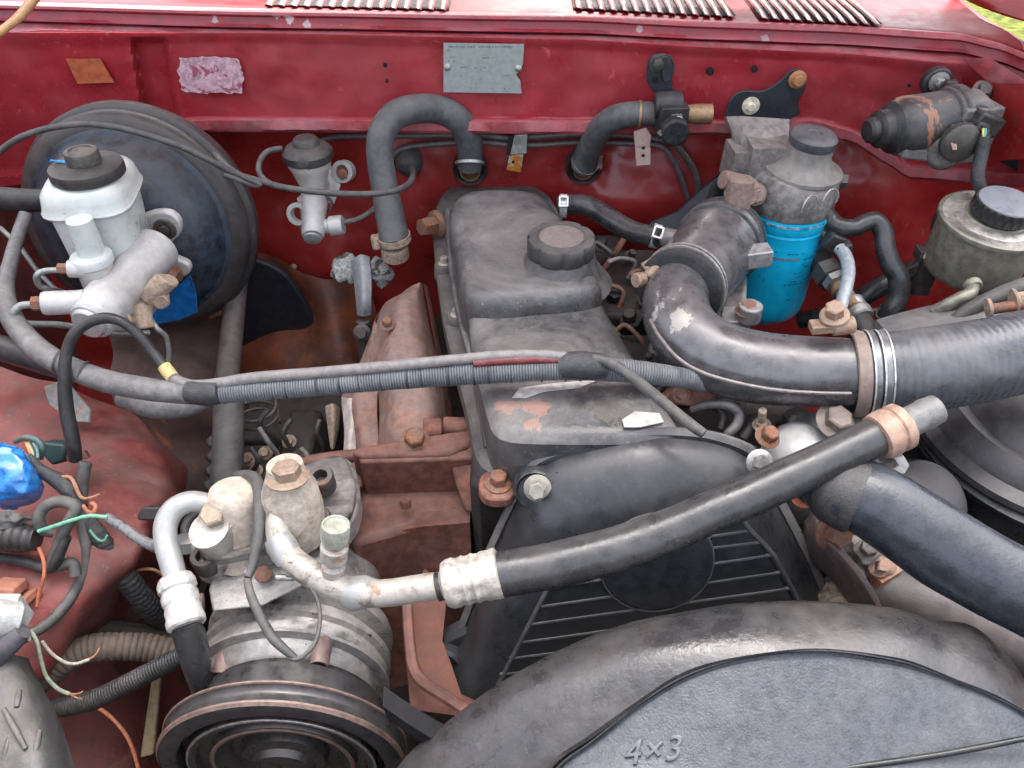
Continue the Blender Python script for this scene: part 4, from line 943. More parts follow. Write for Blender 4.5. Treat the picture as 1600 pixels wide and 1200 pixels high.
solo('control_cable', tube([(440, 232, 1.06, 4.5), (420, 236, 1.05, 4.5), (408, 248, 1.04, 4.5), (404, 264, 1.02, 4.5), (410, 278, 1.01, 4.5), (424, 288, 1.0, 4.5)], 10, 8), rubdust, 'small cable loop beside the dusty cap of the clutch reservoir', 'cable')
gg = WY(639, 255, Yf(639) + .03)
solo('cable_grommet', lathe(gg, (.05, -1, -.3), [(.021, -.01), (.020, .004), (.015, .013), (.007, .017), (.0001, .018)], 32), rubdust, 'round grey rubber grommet where the thin cable enters the firewall', 'grommet')
# small bypass hose
h = Thing('bypass_hose', 'short wavy black hose from the valve cover to the intake casting', 'hose', W(950, 345, 1.0))
h.add('hose', tube([(872, 322, 1.03, 15), (890, 320, 1.03, 16), (912, 320, 1.02, 16), (935, 330, 1.01, 16), (958, 345, .99, 16), (985, 360, .97, 16), (1010, 367, .95, 16), (1036, 372, .93, 16)], 20, 6), rubclean)
def sqclamp(T_, px, py, s, ax, r):
    b = clampring(T_, px, py, s, ax, r, .009, .0015, M('bright_zinc', (.68, .68, .64), .3, .5, dust=.15, bump=.05), False)
    c = W(px, py, s); ax = Vector(ax).normalized(); d = Vector((-.1, -.7, .7)); d = (d - ax * d.dot(ax)).normalized(); t = ax.cross(d)
    T_.add('clamp_tab', join(box(c + d * (r + .003) - t * .006, .002, .012, .008, t, d), box(c + d * (r + .003) + t * .006, .002, .012, .008, t, d), box(c + d * (r + .006) - ax * .005, .014, .002, .002, t, d), box(c + d * (r + .006) + ax * .005, .014, .002, .002, t, d)), MATS['bright_zinc'], par=b)
sqclamp(h, 880, 322, 1.03, (1, -.05, 0), .0137)
sqclamp(h, 1024, 369, .94, (1, -.2, -.2), .0127)
h.add('pipe_end', cyl(W(1032, 370, .935), (1, -.2, -.1), .0115, .03), silverd)

# ================================================================== FUEL FILTER
ff = Thing('fuel_filter', 'bright blue fuel filter can under a grey priming pump head', 'fuel filter', Vector((.335, .89, -.62)))
fx, fy = .3345, .885
zz = lambda py: WY(1210, py, fy).z
R1 = .0485
ff.add('filter_can', lathe(Vector((fx, fy, 0)), UP, [(.012, zz(496)), (.022, zz(492)), (.026, zz(484)), (.040, zz(478)), (.0455, zz(468)), (.0475, zz(452)), (R1, zz(360)), (R1 - .0006, zz(347)), (R1 + .0002, zz(345)), (R1 - .0006, zz(342)), (R1 + .001, zz(338)), (R1 + .0022, zz(327)), (R1 + .0022, zz(320))], 72), cyan)
ff.add('can_seam', ringm(Vector((fx, fy, zz(327))), UP, R1 + .001, .0028, .0022, 72), M('seam_silver', (.45, .52, .52), .4, .4, dust=.2, bump=.2, scale=40, patch=((.0, .34, .52), .48, .52, 60)))
# faded lettering lines on the can
random.seed(9); ms2 = []
def canmark(a0, a1, py, h):
    rr_ = R1 + .0004; z = zz(py); n = max(1, int((a1 - a0) / .05)); V = []; 
    for i in range(n + 1):
        t = a0 + (a1 - a0) * i / n; 
        for k in (-1, 1): V.append(Vector((fx + rr_ * math.sin(t), fy - rr_ * math.cos(t), z + k * h)))
    return V, [(2 * i, 2 * i + 2, 2 * i + 3, 2 * i + 1) for i in range(n)]
for py, a0, a1 in ((366, -.1, .45), (370, .55, 1.0), (376, .3, .95), (383, .35, .9), (388, .35, .8), (396, .2, .55), (402, .25, .5), (408, .1, .65), (413, .0, .5), (364, -.4, -.2), (436, .05, .3)):
    t = a0
    while t < a1:
        w_ = random.uniform(.02, .07)
        if random.random() > .25: ms2.append(canmark(t, min(a1, t + w_), py + random.uniform(-.4, .4), .0004 + random.random() * .0005))
        t += w_ + random.uniform(.012, .03)
ff.add('worn_print', join(*ms2), M('print_blue_black', (.01, .08, .14), .5, dust=.1, bump=0))
ff.add('worn_print', join(canmark(-.55, .25, 374, .0014)), M('scuffed_band', (.16, .22, .25), .6, dust=.3, bump=.3))
zt0 = zz(322)
ff.add('filter_head', wobble(join(lathe(Vector((fx, fy, 0)), UP, [(.044, zt0 - .002), (.052, zt0 + .004), (.054, zt0 + .018), (.050, zt0 + .036), (.045, zt0 + .046), (.040, zt0 + .050)], 48),
    box(Vector((fx - .034, fy + .03, zt0 + .045)), .05, .07, .06), box(W(1160, 255, .97), .035, .05, .045)), .0035, 45), silverd, bevel=.004)
ff.add('pump_flange', lathe(Vector((fx + .006, fy - .002, zt0 + .047)), (.06, -.05, 1), [(.043, -.004), (.046, 0), (.0455, .004), (.035, .008), (.029, .016), (.0265, .022), (.026, .034)], 56), M('pump_grey', (.20, .19, .175), .5, .2, dust=.6, dustc=(.27, .24, .205), bump=.2, scale=20))
ff.add('pump_knob', lathe(Vector((fx + .008, fy - .004, zt0 + .078)), (.06, -.05, 1), [(.020, -.002), (.0255, .001), (.0272, .006), (.027, .012), (.024, .0155), (.018, .017), (.009, .0165), (.007, .0145), (.0001, .0144)], 48), M('knob_plastic', (.055, .06, .07), .38, dust=.35, dustc=(.25, .22, .2), bump=.1, scale=20))
bkf = sm([(1134, 186), (1136, 168), (1146, 150), (1164, 142), (1188, 143), (1206, 136), (1224, 122), (1236, 110), (1252, 110), (1260, 122), (1258, 140), (1248, 160), (1250, 178), (1236, 186), (1222, 200), (1180, 210), (1150, 212)], 4)
YK = Yf(1190) - .040
ff.add('bracket', prism(OY(bkf, YK), (0, .004, 0)), MATS['black_plate_paint'], bevel=.001)
ff.add('bracket_arm', gridsurf([[(1136, 182, .975), (1160, 180, .965), (1200, 182, .96), (1236, 184, .965)], [(1146, 214, .965), (1165, 210, .95), (1200, 212, .945), (1235, 210, .955)], [(1150, 246, .965), (1170, 240, .945), (1200, 240, .945), (1226, 236, .95)]], 6, 6, (0, .01, -.004), .004), silverd)
ff.add('bolt', join(lathe(WY(1173, 165, YK), FWD, [(.0112, 0), (.0112, .0016), (.006, .0018)], 28), hexb(WY(1173, 166, YK), FWD, .0058, .006, False)), M('cream_bolt', (.72, .66, .50), .4, .3, dust=.2, bump=.1))
ff.add('bolt', hexb(WY(1246, 124, YK), FWD, .0075, .008), M('orange_rust_bolt', (.42, .20, .09), .5, .4, dust=.3, dustc=(.4, .26, .15), bump=.3))
ff.add('vent_pipe', cyl(W(1283, 240, .95), (.25, 0, 1), .0025, .026), brass)
for px, py in ((1264, 326), (1296, 316)):
    P = [W(px - 12, py + 6, .905), W(px - 8, py - 6, .90), W(px, py - 18, .90), W(px + 10, py - 20, .905), W(px + 14, py - 10, .91), W(px + 10, py, .915)]
    ff.add('spring_clip', tubew(cr(P, 5), [.0010] * 26, 8), steel)
ff.add('banjo_fitting', join(hexb(W(1160, 300, .93), (-.3, -.5, .8), .014, .014), cyl(W(1162, 288, .945), (-.9, -.2, .3), .011, .03), cyl(W(1150, 330, .93), (0, .1, 1), .015, .04), hexb(W(1180, 304, .93), (0, -.9, .3), .009, .012)), M('corroded_brown_fitting', (.27, .19, .16), .6, .3, dust=.6, dustc=(.32, .24, .2), bump=.6, scale=40, rust=.3), bevel=.001)
ff.add('side_plug', hexb(W(1296, 280, .95), (1, -.3, 0), .010, .02), metdark)
# black brace behind the filter and hose to it
solo('filter_brace', prism([W(a, b_, 1.12) for a, b_ in ((1016, 348), (1060, 330), (1100, 292), (1136, 262), (1150, 268), (1150, 330), (1120, 356), (1060, 366), (1030, 380), (1010, 366))], (0, .012, -.006)), MATS['black_plate_paint'], 'black sheet-metal brace on the firewall behind the blue filter', 'brace', bevel=.002)
solo('fuel_hose', tube([(1162, 286, .955, 11), (1140, 280, .97, 12), (1124, 292, .99, 12), (1112, 320, 1.01, 12), (1100, 350, 1.02, 12), (1085, 380, 1.02, 12)], 16), rubclean, 'black fuel hose dropping from the filter head in front of the brace', 'hose')
solo('fuel_hose', tube([(1284, 322, .95, 14), (1296, 342, .955, 14), (1312, 354, .95, 14), (1334, 356, .95, 14), (1352, 348, .95, 14), (1368, 346, .95, 14.5), (1380, 362, .95, 14.5), (1384, 388, .95, 15), (1392, 412, .95, 15.5), (1404, 434, .95, 16), (1404, 462, .955, 16), (1394, 484, .96, 16.5), (1384, 505, .97, 16)], 18, 8), rubclean, 'curvy black hose bending down to the right of the blue filter', 'hose')
clampring(Thing('hose_clamp', 'dark clamp on the lower end of the curvy hose beside the blue filter', 'clamp', W(1390, 495, .965)), 1389, 494, .965, (-.35, 0, 1), .0125, .01, .0022, metdark)

# ================================================================== WIPER MOTOR
wm = Thing('wiper_motor', 'black wiper motor with flaking rust on the corner of the firewall', 'wiper motor', W(1440, 190, .93))
wa = Vector((-1, -.22, -.04)).normalized(); wc = W(1478, 188, .935)
wm.add('motor_can', lathe(wc, wa, [(.036, -.004), (.037, .0), (.0365, .004), (.0335, .006), (.0335, .055), (.0325, .062), (.029, .067)], 56), M('rust_flaked_black', (.035, .035, .038), .38, .2, dust=.4, dustc=(.26, .23, .21), bump=.4, scale=16, patch=((.30, .13, .07), .56, .60, 22), updust=.8))
wm.add('end_cap', lathe(wc + wa * .065, wa, [(.0295, -.002), (.029, .006), (.024, .010), (.0215, .012), (.021, .022), (.018, .025), (.0145, .026), (.014, .033), (.011, .036), (.0001, .037)], 48), rubber)
wm.add('can_flange', lathe(wc, -wa, [(.037, .002), (.039, .004), (.039, .012), (.035, .014)], 48), metdark)
wm.add('gearbox', wobble(join(box(W(1512, 205, .93), .05, .035, .065, (1, .15, 0), (0, 0, 1)), lathe(W(1480, 230, .925), FWD, [(.026, -.02), (.026, .004), (.022, .010), (.010, .012)], 32), lathe(W(1520, 178, .915), FWD, [(.022, -.02), (.022, .006), (.018, .012)], 32), box(W(1430, 234, .935), .05, .03, .014, (1, .2, -.2))), .002, 50), M('gearbox_casting', (.17, .165, .16), .5, .4, dust=.5, dustc=(.26, .22, .19), bump=.5, scale=30, grease=.5), bevel=.003)
wm.add('gear_cover', lathe(W(1500, 222, .905), FWD, [(.022, -.004), (.022, .004), (.019, .007), (.006, .009), (.0001, .010)], 32), metdark)
wm.add('connector', join(box(W(1536, 190, .905), .034, .028, .022, (1, .1, -.35)), box(W(1526, 204, .90), .018, .018, .022, (1, .1, -.35))), rubber, bevel=.003)
wm.add('mounting_ear', join(lathe(W(1465, 130, .965), FWD, [(.018, -.01), (.018, .002), (.013, .003)], 28), box(W(1478, 152, .955), .014, .01, .04, RT, (.3, 0, 1))), rubber, bevel=.002)
wm.add('bolt', join(lathe(W(1467, 128, .96), FWD, [(.012, 0), (.012, .002), (.006, .003)], 28), hexb(W(1469, 129, .958), FWD, .006, .006, False)), steel)
wm.add('bolt', hexb(W(1534, 142, .945), (0, -.8, .6), .008, .010), metdark)
for i, c in enumerate(((.42, .25, .2), (.3, .2, .22), (.4, .34, .28))):
    solo('motor_wire', tube([(1490 + i * 4, 192, .905, 1.5), (1486 + i * 3, 205, .90, 1.5), (1486 + i * 3, 220, .898, 1.5), (1490 + i * 2, 234, .90, 1.5)], 8), wire('motor%d' % i, c), ['reddish-brown', 'dark mauve', 'dull beige'][i] + ' thin wire looping down the wiper motor gearbox', 'wire', 'wires on the wiper motor')
for i, c in enumerate(((.7, .6, .12), (.1, .4, .4), (.03, .03, .03))):
    solo('connector_wire', tube([(1540 + i * 3 - 4, 198, .892, 1.8), (1540 + i * 4 - 4, 206, .888, 1.8), (1536 + i * 2, 216, .89, 1.8)], 8), wire('conn%d' % i, c), ['yellow', 'teal', 'black'][i] + ' wire entering the taped sleeve under the wiper motor connector', 'wire')
solo('wire_sleeve', tube([(1538, 212, .892, 9), (1534, 240, .90, 10), (1528, 270, .905, 10), (1532, 292, .91, 9), (1545, 308, .92, 8), (1562, 322, .93, 8), (1590, 336, .94, 8)], 14, 6, wob=.0008), tape, 'black taped wire sleeve hanging down from the wiper motor', 'wire sleeve')

# ================================================================== POWER STEERING RESERVOIR
ps = Thing('power_steering_reservoir', 'olive-grey metal fluid reservoir with black ribbed cap beside the air hose', 'reservoir', W(1525, 460, .93))
pc = W(1552, 346, .90); pax = Vector((.03, -.10, 1)).normalized()
ps.add('tank', lathe(pc, pax, [(.044, -.070), (.050, -.066), (.0535, -.058), (.055, -.004), (.0585, -.003), (.0595, 0), (.0590, .003), (.056, .004), (.050, -.001), (.044, .002), (.034, .007), (.032, .009)], 64), olive)
ps.add('tank_lid', lathe(pc, pax, [(.0555, .003), (.050, -.0005), (.044, .0025), (.034, .0075), (.0001, .008)], 56), M('lid_zinc', (.50, .48, .43), .32, .6, dust=.4, dustc=(.3, .25, .2), bump=.3, scale=22, grease=.6))
cpo = ps.add('ribbed_cap', lathe(pc + pax * .012 + Vector((.001, -.004, 0)), pax, [(.031, 0), (.0335, .0015), (.0335, .014), (.032, .0165), (.030, .017)], 120, mod=lambda t, r, h: 1 - (.05 * (.5 + .5 * math.cos(t * 24)) if r > .0325 else 0)), M('cap_black', (.02, .02, .022), .32, dust=.1, bump=.05))
ps.add('cap_top', lathe(pc + pax * .0285 + Vector((.001, -.004, 0)), pax, [(.0305, 0), (.0295, .001), (.0001, .0013)], 56), M('cap_top_grey', (.24, .26, .29), .25, .1, dust=.15, dustc=(.34, .34, .34), bump=.05, scale=12, var=.05), par=cpo)
ps.add('outlet_pipe', tube([(1520, 444, .875, 10), (1516, 458, .862, 10), (1500, 466, .86, 10), (1480, 476, .865, 10), (1460, 486, .875, 9)], 16, 6), olive)
ps.add('outlet_bead', lathe(W(1520, 446, .872), (0, -.8, -.1), [(.0095, -.003), (.0095, .002), (.008, .004)], 24), olive)
ps.add('bracket_screw', hexb(W(1452, 398, .95), (-.5, -.8, .2), .006, .012), bolt_z)
ps.add('bracket', join(box(W(1450, 420, .96), .02, .012, .07), box(W(1446, 396, .955), .02, .02, .014)), metdark, bevel=.001)
solo('rubber_ring', tube([(1462, 372, .99, 9), (1468, 340, .99, 9), (1490, 318, 1.0, 9), (1520, 310, 1.0, 9), (1556, 316, 1.0, 9), (1580, 330, .99, 9)], 14), rubber, 'black rubber hose curving behind the olive reservoir', 'hose')
solo('refrigerant_hose', tube([(1250, 500, 1.08, 14), (1300, 492, 1.05, 15), (1340, 470, 1.03, 16), (1385, 442, 1.02, 16), (1430, 420, 1.02, 15), (1470, 402, 1.03, 14)], 18, 6), rubclean, 'dark hose crossing behind the curvy one towards the olive reservoir', 'hose')

# A/C line fittings right of the filter
ac = Thing('line_coupling', 'dirty steel hex coupling with silver collar beside the blue filter', 'coupling', W(1310, 440, .97))
d = (W(1345, 500, .93) - W(1275, 398, 1.0)).normalized()
ac.add('rubber_end', tube([(1262, 378, 1.01, 20), (1275, 398, 1.0, 21), (1290, 420, .985, 20)], 20), rubber)
ac.add('hex_nut', hexb(W(1290, 420, .975), d, .019, .020, False), metdark)
ac.add('hex_nut', hexb(W(1304, 436, .955), d, .0155, .010, False), steel)
ac.add('tube', lathe(W(1306, 440, .955), d, [(.010, 0), (.010, .012), (.0125, .013), (.0125, .018), (.010, .019), (.010, .045)], 28), brass)
ac.add('ferrule', lathe(W(1328, 472, .94), d, [(.011, 0), (.0145, .002), (.0145, .012), (.013, .014), (.0155, .017), (.0155, .026), (.0135, .028)], 36), steel)
ac.add('hose_end', lathe(W(1342, 500, .925), d, [(.0125, 0), (.013, .002), (.013, .05)], 28), rubclean)
ac.add('grey_pipe', tube([(1312, 388, .95, 10), (1322, 402, .94, 10), (1326, 424, .925, 10), (1322, 450, .91, 10), (1314, 478, .90, 10), (1310, 496, .89, 9)], 18, 6), M('pale_blue_grey_pipe', (.40, .45, .47), .35, .2, dust=.3, dustc=(.36, .33, .3), bump=.15, scale=30))
ac.add('clip', wobble(join(box(W(1302, 378, .955), .022, .018, .022, (1, 0, -.4)), box(W(1318, 388, .95), .018, .014, .014, (1, 0, .3))), .002, 60), rubber, bevel=.002)
ac.add('thin_stub', tube([(1278, 352, .97, 7), (1290, 366, .965, 7), (1300, 380, .96, 8)], 12), brass)

# ================================================================== INTAKE ELBOW AND AIR HOSE
ie = Thing('intake_pipe', 'dusty black metal intake elbow sweeping across to the ribbed air hose', 'intake pipe', W(1200, 580, .78))
ia_ = (W(1062, 452, .845) - W(1125, 372, .955)).normalized(); ic = W(1128, 374, .955); iL = (W(1062, 452, .845) - ic).length
ie.add('housing', lathe(ic, ia_, [(.034, -.012), (.046, -.008), (.050, 0), (.0495, .006), (.0515, .009), (.051, .016), (.048, .020), (.046, iL * .5), (.043, iL * .8), (.041, iL)], 56), pipemetal)
for h_ in (-.004, .006, .022): ie.add('raised_ring', ringm(ic + ia_ * h_, ia_, .0475, .003, .0035, 56), pipemetal)
ie.add('side_boss', box(W(1182, 400, .90), .03, .022, .020, (1, .1, .1)), alu, bevel=.0015)
ie.add('lower_lug', join(cyl(W(1168, 500, .86), UP, .013, .02), box(W(1150, 498, .87), .03, .03, .012, (1, -.3, .2))), alu, bevel=.003)
ie.add('bolt', hexb(W(1167, 488, .855), UP, .009, .012), bolt_r)
ie.add('bell_flank', gridsurf([[(1150, 380, .95), (1165, 420, .93), (1166, 470, .90)], [(1140, 440, .93), (1152, 470, .90), (1150, 500, .87)], [(1120, 490, .88), (1130, 505, .86), (1140, 512, .85)]], 6, 6, (0, .006, 0)), silverd)
eb_ = (tube([(1068, 440, .855, 48), (1056, 468, .835, 51), (1060, 500, .812, 53), (1082, 532, .795, 55), (1118, 556, .785, 56), (1160, 570, .78, 57), (1210, 577, .775, 56), (1260, 580, .77, 55), (1320, 582, .765, 54), (1360, 583, .76, 54)], 40, 10))
lo_, hi_ = bb(eb_[0]); ce_ = (lo_ + hi_) / 2
def se_(px, py, s_): q = W(px, py, s_) - ce_; return (q.x, q.y, q.z)
ie.add('elbow', eb_, M('elbow_metal', (.13, .13, .135), .22, .5, dust=.28, dustc=(.27, .235, .205), bump=.12, scale=11, var=.2, rust=.05, scr=.3,
    stain=[(se_(1045, 482, .80), .018, (.50, .48, .43)), (se_(1066, 505, .775), .016, (.44, .41, .36)), (se_(1040, 545, .765), .012, (.30, .26, .22)), (se_(1230, 548, .735), .006, (.34, .22, .15))]))
ie.add('flash_seam', tube([(1016, 500, .795, 3), (1032, 528, .775, 3), (1060, 560, .755, 3), (1100, 583, .742, 3), (1160, 600, .735, 3), (1220, 610, .733, 3), (1280, 614, .73, 3), (1330, 615, .73, 3)], 8, 8), M('seam_bright', (.24, .22, .21), .4, .5, dust=.35, dustc=(.30, .23, .19), bump=.2, scale=30))
ie.add('collar', lathe(W(1062, 453, .845), ia_, [(.040, -.022), (.0445, -.020), (.0445, -.002), (.0455, 0), (.0455, .004), (.040, .006)], 56), rubber)
for h_ in (-.017, -.010): ie.add('clamp_band', ringm(W(1062, 453, .845) + ia_ * h_, ia_, .0440, .0035, .0022, 56), steel)
ie.add('clamp_screw', join(cyl(W(1012, 432, .845), (.75, .3, .6), .0065, .03, 16), hexb(W(1045, 400, .85), (.75, .3, .6), .007, .010), box(W(1022, 415, .85), .022, .012, .014, (.75, .2, .4)), cyl(W(1006, 436, .845), (-.5, -.3, .1), .008, .012, 16)), M('brown_clamp_hardware', (.36, .25, .18), .45, .5, dust=.4, dustc=(.42, .33, .25), bump=.5, scale=60, rust=.3), bevel=.001)

ah = Thing('air_hose', 'wide grey-black ribbed rubber air hose leaving toward the picture edge', 'hose', W(1500, 570, .74))
ah.add('hose', tube([(1345, 584, .765, 63), (1372, 583, .762, 64), (1410, 581, .758, 65), (1455, 576, .755, 65.5), (1530, 564, .755, 65), (1600, 549, .76, 64), (1700, 524, .77, 62), (1820, 490, .79, 60)], 64, 10, rib=(.014, .0068)), M('ribbed_air_hose_rubber', (.055, .062, .072), .24, dust=.40, dustc=(.235, .225, .22), bump=.25, scale=13, var=.2, scr=.4, spec=.6))
axh = (W(1372, 583, .762) - W(1345, 584, .765)).normalized()
cb = W(1345, 584, .765)
ah.add('clamp_band', lathe(cb, axh, [(.0385, -.010), (.0405, -.009), (.0415, -.002), (.0405, .002)], 72, cap=False), M('tan_clamp_dust', (.26, .20, .17), .6, .2, dust=.6, dustc=(.33, .26, .22), bump=.2, scale=20))
for h_ in (.004, .013): ah.add('clamp_band', ringm(cb + axh * h_, axh, .0392, .006, .0018, 72), MATS['bright_zinc'] if 0 else M('band_grey', (.22, .23, .24), .3, .6, dust=.35, dustc=(.32, .30, .28), bump=.1, scale=20))
for h_ in (.0035, .012, .0195): ah.add('band_edge', ringm(cb + axh * h_, axh, .0405, .0014, .0014, 72), MATS['bright_zinc'])
ah.add('clamp_screw', join(hexb(W(1304, 494, .735), (-.3, -.2, 1), .009, .014), box(W(1285, 510, .74), .022, .014, .008, (1, 0, .1)), cyl(W(1300, 512, .74), (1, 0, .2), .008, .02)), MATS['brown_clamp_hardware'], bevel=.001)

solo('air_cleaner_duct', gridsurf([[(1370, 500, .90), (1440, 482, .90), (1520, 465, .90), (1660, 420, .92)], [(1390, 520, .86), (1450, 500, .86), (1530, 480, .86), (1660, 440, .88)], [(1400, 540, .84), (1460, 525, .83), (1540, 505, .83), (1660, 470, .85)]], 8, 8, (0, .01, -.02), .003), M('duct_grey', (.15, .15, .15), .5, dust=.6, dustc=(.28, .25, .23), bump=.25, scale=14), 'grey plastic duct behind the ribbed air hose', 'duct')
solo('duct_rim', tube([(1486, 505, .855, 10), (1512, 486, .85, 11), (1545, 468, .85, 12), (1600, 446, .85, 13), (1680, 424, .86, 13)], 16, 6), rubdust, 'curved grey rubber rim along the duct above the ribbed air hose', 'rim')
k = Thing('clamp_bolt', 'brown rusty clamp bolt on top of the ribbed air hose', 'bolt', W(1570, 475, .80))
k.add('shank', cyl(W(1543, 484, .80), (1, -.1, .28), .0055, .040, 16), bolt_r)
k.add('nut', hexb(W(1582, 472, .80), (1, -.1, .28), .009, .018), tan)
k.add('end_plate', lathe(W(1544, 482, .80), (1, -.1, .28), [(.003, -.002), (.010, -.001), (.010, .002), (.003, .003)], 20), tan)

# air cleaner lid lower right
al = Thing('air_cleaner', 'round black air cleaner housing half hidden below the ribbed hose', 'air cleaner', W(1570, 700, .95))
ax_ = Vector((.0, -.12, 1)).normalized(); ac0 = WZ(1640, 640, -.575)
al.add('housing', lathe(ac0 + UP * -.10, ax_, [(.13, -.1), (.135, 0), (.138, .07), (.146, .078), (.147, .086)], 90), plastic)
al.add('lid', lathe(ac0 + UP * -.012, ax_, [(.145, -.002), (.147, .002), (.145, .008), (.130, .012), (.122, .024), (.110, .030), (.096, .026), (.088, .034), (.040, .040), (.0001, .042)], 90), M('lid_black', (.035, .036, .04), .32, .2, dust=.5, dustc=(.20, .18, .17), bump=.12, scale=9))
ck2 = al.add('spring_clip', join(box(W(1570, 720, .83), .030, .006, .030, (1, -.3, -.3)), tubew(cr([W(a, b_, .82) for a, b_ in ((1576, 735), (1572, 760), (1556, 784), (1542, 776), (1548, 762), (1566, 750))], 5), [.0014] * 26, 8)), metdark, bevel=.001)
solo('lower_bowl', lathe(W(1460, 700, .93) + Vector((0, 0, -.05)), (.0, -.2, 1), [(.10, -.03), (.11, .0), (.105, .03), (.09, .042), (.03, .05), (.0001, .05)], 64), plastic, 'black smooth plastic bowl behind the coolant hose end', 'housing')
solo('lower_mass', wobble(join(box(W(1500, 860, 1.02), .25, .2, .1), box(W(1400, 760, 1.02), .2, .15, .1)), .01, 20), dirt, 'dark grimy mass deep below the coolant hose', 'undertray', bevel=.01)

# ================================================================== LOOM ACROSS THE BAY
loom = Thing('wiring_loom', 'long grey corrugated wiring loom crossing over the valve cover', 'wiring loom', W(500, 600, .80))
loom.add('taped_end', tube([(40, 335, .92, 10), (28, 370, .91, 10), (16, 410, .89, 11), (8, 445, .87, 13), (12, 480, .85, 15), (28, 512, .83, 17), (58, 545, .81, 18), (105, 573, .80, 18), (165, 595, .79, 18), (225, 607, .78, 18), (285, 614, .775, 17), (330, 616, .77, 17)], 20, 8, wob=.0007), loomm)
loom.add('conduit', tube([(318, 618, .77, 16), (380, 612, .766, 15), (450, 606, .764, 16), (560, 596, .76, 17), (680, 586, .755, 18), (780, 580, .75, 18.5), (880, 576, .75, 18), (960, 578, .755, 18), (1020, 584, .76, 17), (1075, 592, .77, 15), (1105, 600, .79, 14)], 28, 10, rib=(.12, .0026)), M('conduit_grey', (.11, .125, .14), .42, dust=.55, dustc=(.33, .31, .29), bump=.15, scale=14, var=.15))
for i in range(17):
    t = i / 16; x = 350 + 560 * t + random.uniform(-8, 8); y = itp([(318, 618), (380, 612), (560, 596), (680, 586), (780, 580), (900, 576)], x); s_ = itp([(318, .77), (560, .76), (780, .75), (960, .755)], x)
    r_ = itp([(318, 15), (560, 16.5), (780, 18.5)], x) * s_ / F
    loom.add('tape_band', ringm(W(x, y, s_), (1, random.uniform(-.1, .1), .07), r_ * .98, .0016, .0010, 28), tape)
loom.add('tape_wrap', tube([(296, 612, .772, 18), (318, 614, .768, 19), (345, 612, .766, 18)], 18, 6, wob=.0012), tape)
loom.add('tape_wrap', tube([(876, 572, .748, 20), (895, 570, .746, 22), (920, 571, .748, 22), (945, 574, .752, 20)], 18, 6, wob=.0014), tape)
for px in (90, 130, 190, 240): loom.add('tape_turn', ringm(W(px, itp([(58, 545), (105, 573), (165, 595), (225, 607), (285, 614)], px), .795), (1, -.1, -.3), .0113, .003, .0006, 24), tape)
solo('loom_cable', tube([(262, 582, .78, 9), (276, 594, .775, 9), (300, 602, .77, 9), (335, 600, .765, 9), (400, 590, .76, 9), (500, 582, .755, 9), (600, 573, .75, 9), (700, 563, .745, 8.5), (790, 555, .742, 8), (850, 555, .742, 8), (885, 558, .744, 8)], 16, 8), cablew, 'pale grey cable strapped along the top of the corrugated loom', 'cable')
solo('red_cable', tube([(740, 568, .742, 6), (790, 564, .741, 7), (840, 562, .741, 7), (880, 564, .743, 6)], 12, 6), M('red_cable_skin', (.14, .012, .015), .4, dust=.4, dustc=(.34, .25, .23), bump=.1), 'short dark red cable lying on the loom beside the tape', 'cable')
solo('branch_cable', tube([(925, 560, .742, 8), (955, 568, .738, 9), (985, 588, .73, 9), (1020, 615, .715, 9), (1052, 642, .70, 9), (1080, 664, .69, 9), (1100, 678, .685, 8)], 16, 8), rubdust, 'grey cable branching off the loom towards the front of the timing cover', 'cable')
solo('bent_cable', tube([(262, 580, .78, 8), (240, 552, .78, 8), (215, 522, .775, 8), (190, 503, .77, 8), (165, 497, .77, 9), (138, 504, .77, 9), (116, 522, .77, 9), (104, 552, .775, 9), (101, 590, .78, 10), (104, 640, .79, 11), (114, 690, .80, 11), (118, 718, .81, 10)], 18, 8), rubber, 'thin black cable making an arch in front of the brake master cylinder', 'cable')
solo('yellow_marker', tube([(256, 572, .778, 10), (262, 580, .777, 10.5), (270, 590, .775, 10)], 16, 4), M('yellow_tape', (.62, .46, .18), .5, dust=.3, dustc=(.5, .4, .28), bump=.2), 'yellow marker tape where the arched cable meets the loom', 'tape')
solo('left_hose_run', tube([(-40, 532, .88, 20), (30, 552, .87, 20), (80, 570, .87, 18), (130, 585, .88, 15)], 18), rubber, 'black hoses emerging at the picture edge under the taped loom', 'hose')
solo('bent_hose', tube([(190, 622, .86, 14), (240, 636, .85, 18), (290, 634, .86, 18), (320, 622, .88, 15)], 18), loomm, 'short grey hose sagging below the loom', 'hose')

# ================================================================== STEERING COLUMN AND THINGS DEEP ON THE LEFT
sc_ = Thing('steering_shaft', 'grey-brown steering shaft tube dropping behind the loom', 'shaft', W(360, 740, 1.0))
sc_.add('upper_tube', tube([(372, 420, 1.17, 17), (366, 480, 1.14, 17), (358, 560, 1.10, 18), (352, 620, 1.06, 19)], 22), M('shaft_brown', (.13, .11, .10), .5, .3, dust=.55, dustc=(.20, .165, .15), bump=.3, scale=18))
sc_.add('lower_sleeve', tube([(357, 628, 1.0, 24), (357, 680, .98, 24), (354, 740, .96, 24), (350, 800, .95, 23)], 24), rubdust)
solo('wire_spiral', tube([(338, 680, .985, 6), (328, 692, .98, 6), (340, 702, .98, 6), (328, 714, .975, 6), (340, 724, .975, 6), (326, 736, .97, 6), (338, 746, .97, 6), (324, 758, .965, 6), (336, 768, .96, 6)], 10, 6), rubber, 'ribbed edge of a black bellows beside the steering shaft', 'bellows')
solo('coil_spring', tubew(cr([WZ(402, 650, -.70) + Vector((.027 * math.cos(t), .024 * math.sin(t), .0022 * t - .012)) for t in [i * .6 for i in range(24)]], 4), [.0022] * 93, 8), metdark, 'small steel coil spring in the shadow beside the steering shaft', 'spring')
